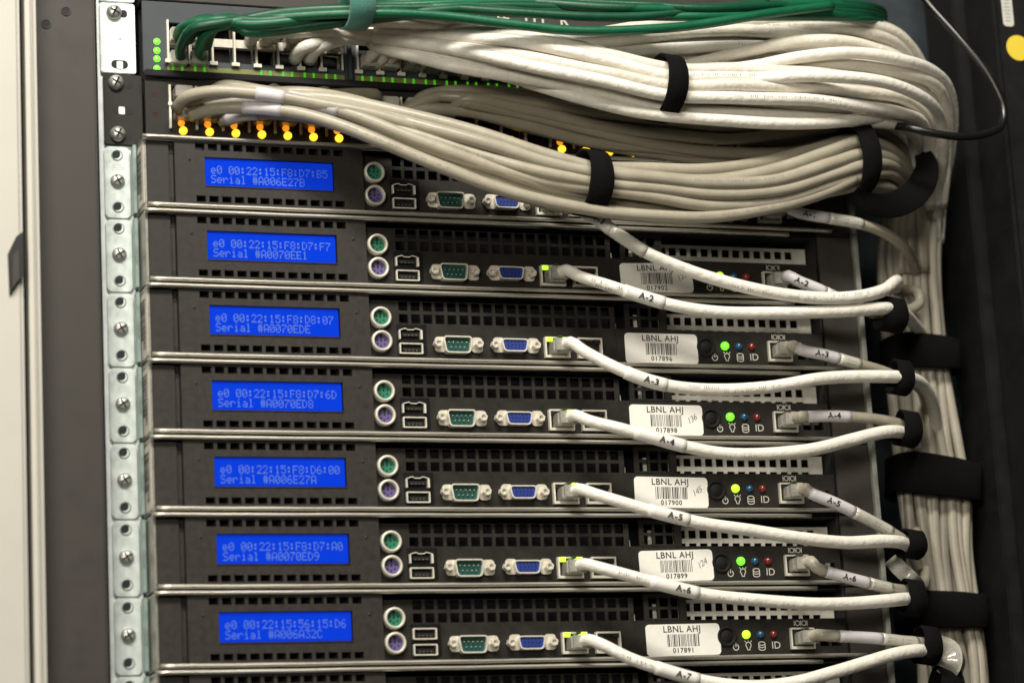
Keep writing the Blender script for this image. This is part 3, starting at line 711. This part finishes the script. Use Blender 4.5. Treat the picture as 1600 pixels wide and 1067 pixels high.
patch('white patch cable marked A-3 below sticker 017896', g1,
      [(888, 540, -14), (912, 548, -22), (955, 571, -30), (1000, 590, -34), (1050, 603, -36), (1120, 609, -36), (1200, 605, -36), (1280, 592, -34), (1340, 588, -28), (1385, 588, -22), (1418, 590, -14), (1440, 600, 0), (1455, 625, 16), (1463, 665, 38), (1464, 705, 56), (1466, 760, 64)],
      4.0, 'white', (jx, jz - 88.9), [(980, 1042, 'wsleeve')], 'a', 'A-3', 1013, [(1072, 1120, .4), (1124, 1165, -.3), (1180, 1215, .1)], 3)
patch('white patch cable marked A-4 below sticker 017898', g1,
      [(895, 654, -14), (920, 657, -22), (965, 668, -30), (1010, 680, -34), (1070, 697, -36), (1130, 708, -36), (1200, 709, -36), (1270, 702, -34), (1330, 687, -28), (1380, 675, -22), (1404, 674, -14), (1422, 684, 16), (1431, 704, 44), (1436, 760, 62)],
      4.0, 'white', (jx, jz - 133.35), [(995, 1068, 'wsleeve')], 'a', 'A-4', 1037, [(1130, 1150, -.3)], 4)
patch('white patch cable marked A-5 below sticker 017900', g1,
      [(900, 768, -14), (930, 772, -22), (980, 787, -30), (1030, 801, -34), (1100, 818, -36), (1180, 829, -36), (1250, 840, -34), (1320, 847, -28), (1380, 845, -22), (1412, 849, -12), (1430, 872, 18), (1437, 905, 50), (1440, 950, 62)],
      4.0, 'white', (jx, jz - 177.8), [(1015, 1078, 'wsleeve')], 'a', 'A-5', 1052, [], 5)
patch('white patch cable marked A-6 below sticker 017899', g1,
      [(908, 880, -14), (935, 886, -22), (985, 899, -30), (1040, 914, -34), (1100, 928, -36), (1180, 937, -36), (1260, 943, -34), (1330, 942, -28), (1385, 938, -22), (1415, 935, -12), (1436, 938, 22), (1446, 960, 58), (1450, 1000, 62)],
      4.0, 'white', (jx, jz - 222.25), [(1020, 1090, 'wsleeve')], 'a', 'A-6', 1064, [(968, 1010, .1), (1095, 1150, -.1)], 6)
patch('white patch cable marked A-7 leaving the lowest full server and swinging along the bottom edge', g1,
      [(915, 998, -14), (940, 1006, -22), (985, 1028, -30), (1040, 1047, -34), (1100, 1064, -36), (1170, 1072, -36), (1240, 1066, -34), (1300, 1050, -28), (1360, 1032, -24), (1405, 1020, -18), (1440, 1016, -10), (1462, 1030, 20), (1470, 1080, 40)],
      4.0, 'white', (jx, jz - 266.7), [(1022, 1090, 'wsleeve')], 'a', 'A-7', 1067, [(972, 1012, .1)], 7)
ipm = [
    ('topmost grey management cable, leaving under the grey bundle and curving down', [(1215, 326, -12), (1250, 333, -18), (1295, 341, -22), (1340, 349, -22), (1375, 361, -16), (1405, 380, -4), (1424, 402, 16), (1430, 430, 44)], None, (1232, 1297), (1297, 1348), 'A-1', 1262),
    ('grey management cable A-2 passing behind the white A-1 cable', [(1222, 432, -12), (1245, 438, -16), (1275, 450, -18), (1310, 466, -16), (1350, 484, -10), (1380, 494, -2), (1410, 488, 16), (1436, 474, 22), (1434, 458, 24), (1412, 452, 34)], None, (1228, 1290), (1290, 1330), 'A-2', 1250),
    ('grey management cable A-3 between the straps beside sticker 017896', [(1225, 541, -12), (1250, 546, -16), (1290, 555, -18), (1330, 566, -16), (1370, 577, -10), (1405, 590, -2), (1440, 610, 20), (1450, 650, 44)], None, (1247, 1312), (1312, 1344), 'A-3', 1278),
    ('grey management cable A-4 beside sticker 017898', [(1232, 654, -12), (1262, 651, -16), (1300, 650, -18), (1340, 652, -16), (1380, 657, -10), (1410, 664, -2), (1428, 678, 26), (1438, 705, 54), (1440, 760, 62)], None, (1264, 1330), (1330, 1331), 'A-4', 1296),
    ('grey management cable A-5 slanting down beside sticker 017900', [(1240, 766, -12), (1266, 770, -16), (1300, 784, -18), (1340, 803, -16), (1380, 824, -10), (1412, 843, -4), (1430, 850, 10), (1432, 830, 30)], None, (1268, 1332), (1332, 1392), 'A-5', 1298),
    ('grey management cable A-6 beside sticker 017899', [(1248, 878, -12), (1275, 886, -16), (1310, 898, -18), (1350, 909, -16), (1385, 918, -10), (1415, 922, -2), (1440, 915, 14), (1446, 890, 34)], None, (1290, 1354), (1354, 1390), 'A-6', 1322),
    ('grey management cable A-7 beside sticker 017891', [(1256, 992, -12), (1285, 992, -16), (1320, 994, -18), (1370, 997, -16), (1410, 1001, -10), (1450, 1004, 0), (1485, 1010, 14), (1500, 1030, 22), (1492, 1060, 34)], None, (1312, 1378), (1378, 1432), '', 1340)]
for i, (lb, way, _, s1_, s2_, tx, tp) in enumerate(ipm):
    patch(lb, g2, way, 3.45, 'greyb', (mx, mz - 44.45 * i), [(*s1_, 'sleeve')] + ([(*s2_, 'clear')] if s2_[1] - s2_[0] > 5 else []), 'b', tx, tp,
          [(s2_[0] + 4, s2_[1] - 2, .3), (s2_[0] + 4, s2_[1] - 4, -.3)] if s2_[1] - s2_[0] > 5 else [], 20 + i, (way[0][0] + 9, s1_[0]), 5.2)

def straps(name, label, center, tang, hv, dv, width, material='velcro', group=None, squar=2.0, thick=1.6):
    """flat hook-and-loop band round a bundle: hv and dv are the half axes, tang the bundle direction"""
    mb = MB(); n = 40; T = tang.normalized(); vs = []; fs = []; g = random.Random(hash(label) % 1000 if 0 else len(label))
    for k in range(n):
        a = 2 * math.pi * k / n; c, s = math.cos(a), math.sin(a)
        c_ = math.copysign(abs(c) ** (2 / squar), c); s_ = math.copysign(abs(s) ** (2 / squar), s)
        rad = hv * c_ + dv * s_; o = rad.normalized(); wv = width / 2 * (1 + .05 * math.sin(3 * a + 1))
        sh = T * (.6 * math.sin(2 * a))
        for e, q in ((-1, 0), (-.93, 1), (.93, 1), (1, 0)): vs.append(center + rad + sh + T * (wv * e) + o * (thick * q + g.uniform(-.12, .12)))
    for k in range(n):
        k2 = (k + 1) % n
        for e in range(3): fs.append((k * 4 + e, k * 4 + e + 1, k2 * 4 + e + 1, k2 * 4 + e))
        fs.append((k * 4 + 3, k * 4, k2 * 4, k2 * 4 + 3))
    mb.add(vs, fs, True); L0 = tuple(center)
    o = link(name, rel(mb, L0).mesh(name, material), None, L0); bm = bmesh.new(); bm.from_mesh(o.data); bmesh.ops.recalc_face_normals(bm, faces=bm.faces); bm.to_mesh(o.data); bm.free()
    return tag(o, label, 'strap', group)

def bundle(prefix, stations, lanes, r, mats, seed, group, label, jit=.05, start=None, depths=None):
    """lanes: list of (a, b) positions in the unit section; stations (px, py, Y, half height mm, half depth mm)"""
    C_ = [W(px, py, Y) for px, py, Y, _, _ in stations]; out = []
    for li, (a, b) in enumerate(lanes):
        g = random.Random(seed * 100 + li); P = []
        ja = jb = 0; ph = g.uniform(0, 6.28); fq = g.uniform(.6, 1.1); bo = g.uniform(-.12, .25)
        for i, c in enumerate(C_):
            Tn = (C_[min(i + 1, len(C_) - 1)] - C_[max(0, i - 1)]); Tn = Vector((Tn.x, 0, Tn.z)).normalized(); up = Vector((-Tn.z, 0, Tn.x))
            if Tn.x < 0 and abs(Tn.x) > abs(Tn.z): pass
            h, d = stations[i][3], stations[i][4]
            ja = ja * .5 + g.uniform(-1, 1) * jit; jb = jb * .5 + g.uniform(-1, 1) * jit
            sw = jit * 2.2 * math.sin(ph + fq * i)
            P.append(c + up * h * max(-1.02, min(1.02, a + ja + sw)) + Vector((0, d * (b + jb + bo), 0)))
        if start: 
            s = start(li)
            if s: P = s + P
        pts = wobble(spline(P, 4.0), .25, seed * 31 + li)
        rr = r * g.uniform(.95, 1.06)
        L0 = tuple(P[0]); o = link('network_cable', rel(MB().tube(pts, rr, 12), L0).mesh('network_cable', mats[g.randrange(len(mats))]), None, L0)
        tag(o, label(li), 'cable', group); out.append((o, pts, rr))
    return out
ordn = ['first', 'second', 'third', 'fourth', 'fifth', 'sixth', 'seventh', 'eighth', 'ninth', 'tenth', 'eleventh', 'twelfth']
def lanes_front(n, inner):
    L = []
    for k in range(n):
        a = 1 - 2 * k / (n - 1); L.append((a, -math.sqrt(max(0, 1 - a * a)) * .75))
    for k in range(inner):
        a = .8 - 1.6 * k / max(1, inner - 1); L.append((a, .35 if k % 2 else .1))
    return L
def mklabel(n, front, inner): return lambda i: (front % ordn[i]) if i < n else inner
# A: the big white bundle through the upper strap
sA = [(585, 60, 2, 6, 6), (650, 66, -12, 12, 10), (730, 78, -30, 15.5, 14), (820, 92, -40, 17, 16), (930, 118, -46, 16.5, 17), (1035, 141, -48, 16.5, 17), (1140, 149, -48, 18, 17), (1250, 147, -46, 20.5, 17), (1350, 152, -36, 20, 16), (1430, 178, -14, 18, 14), (1455, 235, 14, 9, 14), (1448, 310, 34, 9, 12)]
sA = [(585, 60, 2, 4, 6), (650, 64, -12, 9, 10), (730, 73, -30, 13, 14), (820, 88, -40, 14.5, 16), (930, 115, -46, 14.2, 17), (1035, 140, -48, 14, 17), (1140, 143, -48, 15.5, 17), (1250, 143, -46, 18.5, 17), (1340, 147, -38, 18, 16), (1400, 152, -28, 18, 15), (1440, 182, -8, 15, 14), (1452, 240, 16, 11, 14), (1448, 330, 38, 11, 12)]
def startA(li):
    x = 112 + 13.45 * (li % 10) if li % 3 else 70 - 9 * (li % 5)
    return [Vector((x, SY - 1, 70 + 10 * (li % 2))), Vector((x + 2, SY - 14, 73 + 8 * (li % 2)))]
A = bundle('a', sA, lanes_front(6, 6), 3.95, ['white', 'white', 'cream'], 11, 'white cables of the upper bundle',
           mklabel(6, '%s white cable from the top of the upper bundle at its black strap', 'white cable packed inside the upper strapped bundle'), .07, startA)
# B: white cables arching behind and above it
sB = [(600, 54, 8, 3, 4), (700, 58, -6, 3, 5), (820, 72, -16, 5, 7), (930, 74, -22, 8, 9), (1040, 60, -22, 11, 11), (1150, 58, -24, 15, 13), (1260, 62, -22, 18, 14), (1340, 70, -14, 18, 14), (1400, 92, 2, 15, 13), (1428, 140, 22, 10, 12), (1440, 220, 40, 9, 10), (1440, 330, 48, 10, 10)]
B = bundle('b', sB, lanes_front(6, 4), 3.95, ['cream', 'cream', 'white'], 12, 'white cables arching over the upper bundle',
           mklabel(6, '%s cream cable from the top of the arch above the upper bundle', 'cream cable inside the arch above the upper bundle'), .10, None)
# outermost hand-laid strands of the right bend
hand = [('pale cable sweeping over the outer bend and hanging down at the far right', [(1060, 120, -30), (1160, 108, -50), (1250, 90, -58), (1330, 84, -58), (1400, 92, -52), (1452, 108, -38), (1480, 135, -20), (1489, 180, 0), (1484, 240, 20), (1472, 300, 38), (1466, 380, 48)], 'white'),
        ('white cable with a tight bend just inside the outermost bend', [(1060, 130, -40), (1160, 126, -56), (1260, 120, -64), (1350, 124, -64), (1410, 138, -56), (1452, 160, -42), (1470, 190, -22), (1474, 240, 0), (1466, 300, 26), (1460, 380, 46)], 'white'),
        ('pale cable lying second in the outer right bend', [(1060, 130, -30), (1170, 118, -46), (1260, 104, -50), (1340, 104, -50), (1410, 114, -44), (1460, 132, -30), (1478, 165, -12), (1480, 230, 10), (1464, 320, 36)], 'cream'),
        ('cream cable crossing the arch and bending down before the blue-grey panel', [(1040, 110, -24), (1150, 84, -38), (1240, 66, -44), (1320, 66, -42), (1385, 84, -34), (1440, 112, -20), (1466, 150, -2), (1468, 230, 22), (1460, 320, 44)], 'cream'),
        ('white cable along the lower edge of the upper bundle', [(820, 128, -30), (900, 152, -44), (980, 172, -50), (1080, 184, -54), (1180, 192, -54), (1280, 193, -50), (1350, 186, -42), (1410, 182, -26), (1440, 200, 0), (1440, 270, 30)], 'white')]
for k, (lb, way, m_) in enumerate(hand):
    pts = wobble(spline([W(*w_) for w_ in way], 4), .25, 90 + k); L0 = tuple(pts[0])
    o = link('network_cable', rel(MB().tube(pts, 3.85, 14), L0).mesh('network_cable', m_), None, L0); tag(o, lb, 'cable', 'white cables of the upper bundle')
# C: grey bundle through the lower strap
sC = [(440, 160, -6, 6, 8), (520, 172, -18, 9, 10), (620, 200, -30, 11, 12), (740, 240, -38, 12.5, 14), (840, 272, -42, 13, 15), (920, 289, -44, 13, 16), (1010, 298, -44, 14.5, 16), (1100, 302, -42, 15, 16), (1200, 291, -38, 15, 15), (1290, 267, -32, 16, 15), (1340, 256, -26, 16.5, 14), (1385, 264, -12, 13, 13), (1412, 296, 14, 9, 12), (1420, 350, 36, 10, 11), (1424, 430, 44, 12, 10)]
def startC(li):
    a = [0, 1, 2, 3, 4, 5, 6, 7, 8, 9, 10, 11, 12, 13, 14, 15, 16][li % 17]; x = -8 + 15.9 * (a % 8)
    return [Vector((x, SY - 1, 31 + 12 * (a % 2))), Vector((x + 5, SY - 12, 34 + 12 * (a % 2)))]
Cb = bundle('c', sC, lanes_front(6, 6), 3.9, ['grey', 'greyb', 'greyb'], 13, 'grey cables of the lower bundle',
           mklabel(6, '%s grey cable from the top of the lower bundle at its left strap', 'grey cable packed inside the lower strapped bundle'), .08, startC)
# D: darker grey cables behind, between the two bundles
sD = [(720, 158, -2, 6, 6), (820, 172, -4, 10, 7), (920, 193, -6, 11, 8), (1020, 212, -8, 10.5, 8), (1120, 222, -8, 11, 8), (1220, 220, -8, 12, 8), (1300, 210, -8, 11, 8), (1360, 214, 0, 10, 8), (1402, 240, 18, 9, 8), (1420, 300, 40, 10, 8)]
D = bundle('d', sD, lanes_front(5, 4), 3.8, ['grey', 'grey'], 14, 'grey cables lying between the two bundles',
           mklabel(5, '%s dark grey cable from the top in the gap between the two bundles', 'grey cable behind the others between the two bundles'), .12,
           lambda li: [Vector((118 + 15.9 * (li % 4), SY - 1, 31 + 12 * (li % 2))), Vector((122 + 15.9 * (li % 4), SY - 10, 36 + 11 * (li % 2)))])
# E: short grey leads reaching the left ports of the middle switch
leadE = [('grey lead rising from the leftmost port and arching over its neighbours', [(276, 170, 8), (292, 152, -6), (335, 143, -16), (400, 147, -24), (480, 160, -30), (580, 178, -36), (680, 208, -40), (790, 246, -42), (860, 268, -42), (925, 282, -36)]),
         ('grey lead arching from the upper left port with a pale sleeve', [(290, 160, 10), (330, 148, -12), (390, 142, -20), (450, 152, -26), (540, 176, -34), (640, 214, -42), (750, 256, -46), (850, 290, -47), (910, 304, -44), (970, 308, -34)]),
         ('grey lead from the second port, low on the left', [(300, 182, 10), (330, 172, -4), (380, 168, -14), (440, 172, -24), (500, 186, -34), (580, 216, -44), (680, 258, -50), (790, 298, -52), (900, 324, -54), (1000, 337, -54), (1100, 340, -52), (1200, 326, -46), (1290, 300, -40), (1335, 280, -36)]),
         ('grey lead from the third port dipping under the others', [(345, 190, 10), (380, 180, -2), (430, 178, -12), (500, 188, -24), (590, 220, -36), (690, 260, -44), (800, 302, -46), (905, 324, -44), (970, 326, -36), (1060, 322, -30)])]
for k, (lb, way) in enumerate(leadE):
    pts = wobble(spline([W(*w_) for w_ in way], 4), .25, 190 + k); L0 = tuple(pts[0]); t = thing('network_cable', L0, lb, 'cable', 'grey leads of the middle switch')
    link('jacket', rel(MB().tube(pts, 3.7, 14), L0).mesh('jacket', 'greyb'), t)
    a, b = ((405, 440), (455, 525), (385, 440), (350, 400))[k]
    link('label_sleeve', rel(MB().tube(seg(pts, s_at_px(0, pts, a), s_at_px(0, pts, b)), 4.0, 14), L0).mesh('label_sleeve', 'sleeve'), t)
    if k == 2:
        mb = MB(); cable_print(mb, pts, s_at_px(0, pts, 540), s_at_px(0, pts, 700), 3.85, .3, 5); cable_print(mb, pts, s_at_px(0, pts, 1090), s_at_px(0, pts, 1230), 3.85, .3, 6)
        link('printing', rel(mb, L0).mesh('printing', 'greyink'), t)
# F: leads from the upper switch's ports
for k in range(9):
    x = 40 + 13.45 * k if k < 4 else 101 + 13.45 * (k - 4)
    z = 70 if k >= 4 else 82 - 3 * (k % 2)
    P = [Vector((x + 5, SY, z)), Vector((x + 6, SY - 14, z + 2)), Vector((x + 14, SY - 22, z + 8)), Vector((x + 34, SY - 34, z + 8 - k * .6)), Vector((x + 80, SY - 46, z + 4 - 1.8 * k)), Vector((x + 120, SY - 52, z - 2 - 1.8 * k))]
    pts = wobble(spline(P, 3), .2, 300 + k); L0 = tuple(P[0])
    t = thing('network_cable', L0, 'short cream lead from the %s filled port right of the empty ports' % ordn[k], 'cable', 'cream leads plugged into the upper switch')
    link('jacket', rel(MB().tube(pts, 3.3, 12), L0).mesh('jacket', 'cream'), t); link('plug', rel(MB().box(x + .8, x + 10.6, SY - 9, SY + 6, z - 4, z + 4), L0).mesh('plug', 'plug', .5), t)
for k in range(22):
    x = -16.9 + 15.9 * (k % 11) + 3; z = 31.5 if k < 11 else 44; o = link('cable_plug', MB().box(0, 10.6, 0, 14, 0, 7.4).mesh('cable_plug', 'plug', .6), None, (x, SY - 8, z - 3.7))
    tag(o, 'clear plug in the %s column, %s row of the middle switch' % (ordn[k % 11], 'lower' if k < 11 else 'upper'), 'plug', 'clear plugs in the middle switch')
# G: green cables
gw = []
for k in range(11):
    g = random.Random(500 + k); o_ = -12 + 3.9 * k
    gw.append([(420 - 4 * k, 34 + o_ * .55, -24 + g.uniform(-8, 4)), (540, 18 + o_ * .62 + g.uniform(-2, 2), -34 + g.uniform(-8, 4)), (680, 9 + o_ * .45 + g.uniform(-3, 3), -42 + g.uniform(-10, 4)), (820, 8 + o_ * .32 + g.uniform(-3, 3), -46 + g.uniform(-12, 4)),
               (960, 12 + o_ * .34 + g.uniform(-3, 3), -50 + g.uniform(-10, 4)), (1100, 16 + o_ * .36 + g.uniform(-3, 3), -54 + g.uniform(-8, 4)), (1240, 14 + o_ * .4 + g.uniform(-3, 3), -50), (1340, 14 + o_ * .5, -36), (1372, 20 + o_ * .5, -10), (1380, 26 + o_ * .4, 20)])
gw.append([(420, 30, -30), (560, 22, -50), (700, 26, -56), (800, 38, -60), (880, 47, -62), (960, 49, -64), (1040, 45, -64), (1120, 35, -62), (1210, 20, -58), (1300, 10, -50)])
gw.append([(430, 22, -30), (560, 14, -46), (700, 14, -50), (800, 20, -56), (900, 26, -60), (1000, 26, -60), (1100, 16, -58), (1200, 6, -54)])
starts = {0: [(282, 96, 16), (283, 70, -4), (300, 46, -18), (340, 38, -24)], 1: [(276, 60, 14), (284, 44, -4), (310, 36, -14)], 2: [(316, 92, 16), (312, 78, -2), (322, 52, -16), (360, 36, -24)], 3: [(314, 62, 14), (324, 40, -10), (350, 30, -18)]}
for k, way in enumerate(gw):
    if k in starts: way = starts[k] + way
    elif k < 11: way = [(a_ + 6 * (k // 4), b_ - 3 * (k // 4), c_ + 3) for a_, b_, c_ in starts[k % 4][1:]] + way
    else: way = [(302, 52, 4), (340, 42, -16)] + way
    pts = wobble(spline([W(*w_) for w_ in way], 4), .2, 400 + k); L0 = tuple(pts[0])
    lb = {11: 'lone green cable hanging lowest, looping across the white bundle', 12: 'green cable second lowest over the white bundle'}.get(k)
    if not lb: lb = 'green cable rising from the %s green-filled port at the left' % ordn[k] if k in starts else 'green cable within the green bundle along the top edge'
    o = link('network_cable', rel(MB().tube(pts, 2.9, 12), L0).mesh('network_cable', 'greenb' if k % 3 == 0 else 'greent'), None, L0); tag(o, lb, 'cable', 'green cables along the top')
for px, py, n_ in ((268, 88, 'lower first'), (300, 88, 'lower second'), (268, 52, 'upper first'), (302, 52, 'upper second')):
    p = W(px, py, SY - 8); o = link('cable_plug', MB().box(0, 10, 0, 16, -4.2, 4.2).mesh('cable_plug', 'plug', .6), None, tuple(p)); tag(o, 'clear plug of a green cable, %s port of the upper switch' % n_, 'plug')
c = W(556, 18, -44)
straps('cable_wrap', 'teal hook-and-loop wrap holding the green cables together', W(556, 8, -44), Vector((1, 0, .05)), Vector((0, 0, 13)), Vector((0, 14, 0)), 15.5, 'tealvelcro')
# H: the hanging bundle on the right
sH = [(1432, 300, 40, 17, 8), (1420, 400, 46, 19.5, 9), (1426, 500, 46, 20, 9), (1437, 600, 46, 20.5, 9), (1450, 700, 46, 22, 9), (1458, 760, 46, 23, 9), (1464, 860, 46, 21.5, 9), (1474, 950, 46, 22, 9), (1486, 1020, 46, 23, 9), (1496, 1120, 46, 24, 9)]
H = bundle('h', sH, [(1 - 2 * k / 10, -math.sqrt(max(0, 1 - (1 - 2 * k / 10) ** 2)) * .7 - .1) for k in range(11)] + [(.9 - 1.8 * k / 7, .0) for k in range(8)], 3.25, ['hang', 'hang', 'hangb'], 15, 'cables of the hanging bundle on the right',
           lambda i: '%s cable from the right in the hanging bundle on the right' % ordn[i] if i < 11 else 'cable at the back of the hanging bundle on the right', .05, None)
# straps
straps('cable_strap', 'black strap round the upper white bundle', W(1037, 139, -46), Vector((1, 0, -.12)), Vector((.12, 0, 1)) * 18.4, Vector((0, 24, 0)), 12.5)
straps('cable_strap', 'black strap round the grey bundle above the A-1 cable', W(921, 287, -44), Vector((1, 0, -.14)), Vector((.10, 0, 1)) * 18.0, Vector((0, 22, 0)), 14.5)
straps('cable_strap', 'black strap round the grey bundle at its right bend', W(1338, 250, -26), Vector((1, 0, .22)), Vector((-.05, 0, 1)) * 21.5, Vector((0, 21, 0)), 13)
P = [W(*q) for q in ((1326, 298, -30), (1348, 314, -30), (1378, 322, -28), (1412, 314, -24), (1438, 292, -16), (1448, 262, -6), (1440, 236, 8))]
cv = spline(P, 3); T_, fr_ = frames(cv); mb = MB(); vs = []; fs = []
for i, p in enumerate(cv):
    u = i / (len(cv) - 1); wd = 10.5 * math.sin(math.pi * (.12 + .76 * u)) ** .6; N = (CAM - p).normalized(); B_ = T_[i].cross(N).normalized()
    for e, q in ((-1, 0), (-.9, 1), (.9, 1), (1, 0), (.9, -1), (-.9, -1)): vs.append(p + B_ * wd * e * .85 + N * q * 1.0)
for i in range(len(cv) - 1):
    for e in range(6): fs.append((i * 6 + e, i * 6 + (e + 1) % 6, (i + 1) * 6 + (e + 1) % 6, (i + 1) * 6 + e))
fs += [tuple(range(6)), tuple(reversed(range((len(cv) - 1) * 6, len(cv) * 6)))]
mb.add(vs, fs, True); L0 = tuple(P[0]); o = link('cable_strap', rel(mb, L0).mesh('cable_strap', 'velcro'), None, L0); tag(o, 'wide black strap sagging in a crescent under the right bend', 'strap')
for px, py, hw, hh, lb, tl in ((1438, 556, 24.5, 27, 'upper broad black strap across the hanging bundle', .02), (1458, 750, 30, 32, 'middle broad black strap across the hanging bundle', .10), (1470, 957, 29, 28, 'lower broad black strap across the hanging bundle', .0)):
    straps('cable_strap', lb, W(px, py, 44), Vector((tl, 0, 1)), Vector((1, 0, -tl)) * hw, Vector((0, 15, 0)), hh * .82, squar=3.2)
for px, py, Y, hv, wd, lb in ((1392, 492, -16, 9.5, 15, 'small black strap joining the A-2 cables'), (1406, 590, -12, 9.5, 11, 'small black strap joining the A-3 cables'), (1417, 670, -8, 9.8, 12, 'small black strap joining the A-4 cables'),
                              (1424, 850, -6, 7.4, 12, 'small black strap joining the A-5 cables'), (1424, 934, -6, 9.8, 12, 'small black strap joining the A-6 cables'), (1448, 1008, -4, 10.2, 12, 'small black strap joining the A-7 cables'), (1478, 1068, 6, 9, 16, 'small black strap at the bottom edge of the photo')):
    straps('cable_strap', lb, W(px, py, Y), Vector((1, 0, -.15)), Vector((0.15, 0, 1)) * hv, Vector((0, 9, 0)), wd, group='small straps joining pairs of patch cables')
# black power lead
way = [(1428, -30, -6), (1446, 0, -14), (1500, 62, -28), (1545, 118, -36), (1567, 165, -38), (1566, 194, -40), (1545, 208, -44), (1500, 214, -48), (1455, 208, -46), (1420, 200, -40), (1385, 196, -24), (1350, 192, 0)]
pts = spline([W(*q) for q in way], 3); L0 = tuple(pts[0])
o = link('power_cable', rel(MB().tube(pts, 2.5, 14), L0).mesh('power_cable', 'blackcable'), None, L0); tag(o, 'thin glossy black cable looping out past the right side of the cabinet', 'cable')
for lb, way, wd in (('crumpled clear tape scrap above the lower broad strap', [(1392, 872, 10), (1404, 886, 2), (1424, 905, -4), (1436, 918, 4)], 5), ('curled clear tape beside the lowest small strap', [(1466, 1006, 8), (1486, 1016, -4), (1488, 1034, -6), (1476, 1056, 4)], 6)):
    cv = spline([W(*q) for q in way], 2.5); T_, _f = frames(cv); mb = MB(); vs = []; fs = []
    for i, p in enumerate(cv):
        N = (CAM - p).normalized(); B_ = T_[i].cross(N).normalized()
        for e, q in ((-1, .8), (-.3, 0), (.4, .5), (1, -.4)): vs.append(p + B_ * wd * e + N * (q * 1.5 + rnd.uniform(-.3, .3)))
    for i in range(len(cv) - 1):
        for e in range(3): fs.append((i * 4 + e, i * 4 + e + 1, (i + 1) * 4 + e + 1, (i + 1) * 4 + e))
    mb.add(vs, fs, True); L0 = tuple(cv[0]); o = link('tape_scrap', rel(mb, L0).mesh('tape_scrap', 'plug'), None, L0); tag(o, lb, 'tape')
# printing on some white bundle cables
for src, ks in ((A, (0, 1, 2, 3, 4)), (B, (2, 4)), (Cb, (0, 1, 2, 3, 4))):
    for k in ks:
        o, pts, rr = src[k]; mb = MB(); a = s_at_px(0, pts, {0: 760, 1: 900, 2: 1080, 3: 660, 4: 1150}[k]); cable_print(mb, pts, a, a + (60, 45, 80, 40, 70)[k], rr + .15, (.3, -.2, .5, .1, .4)[k], k)
        link('printing', rel(mb, tuple(Vector(o.location) / S)).mesh('printing', 'greyink'), o)
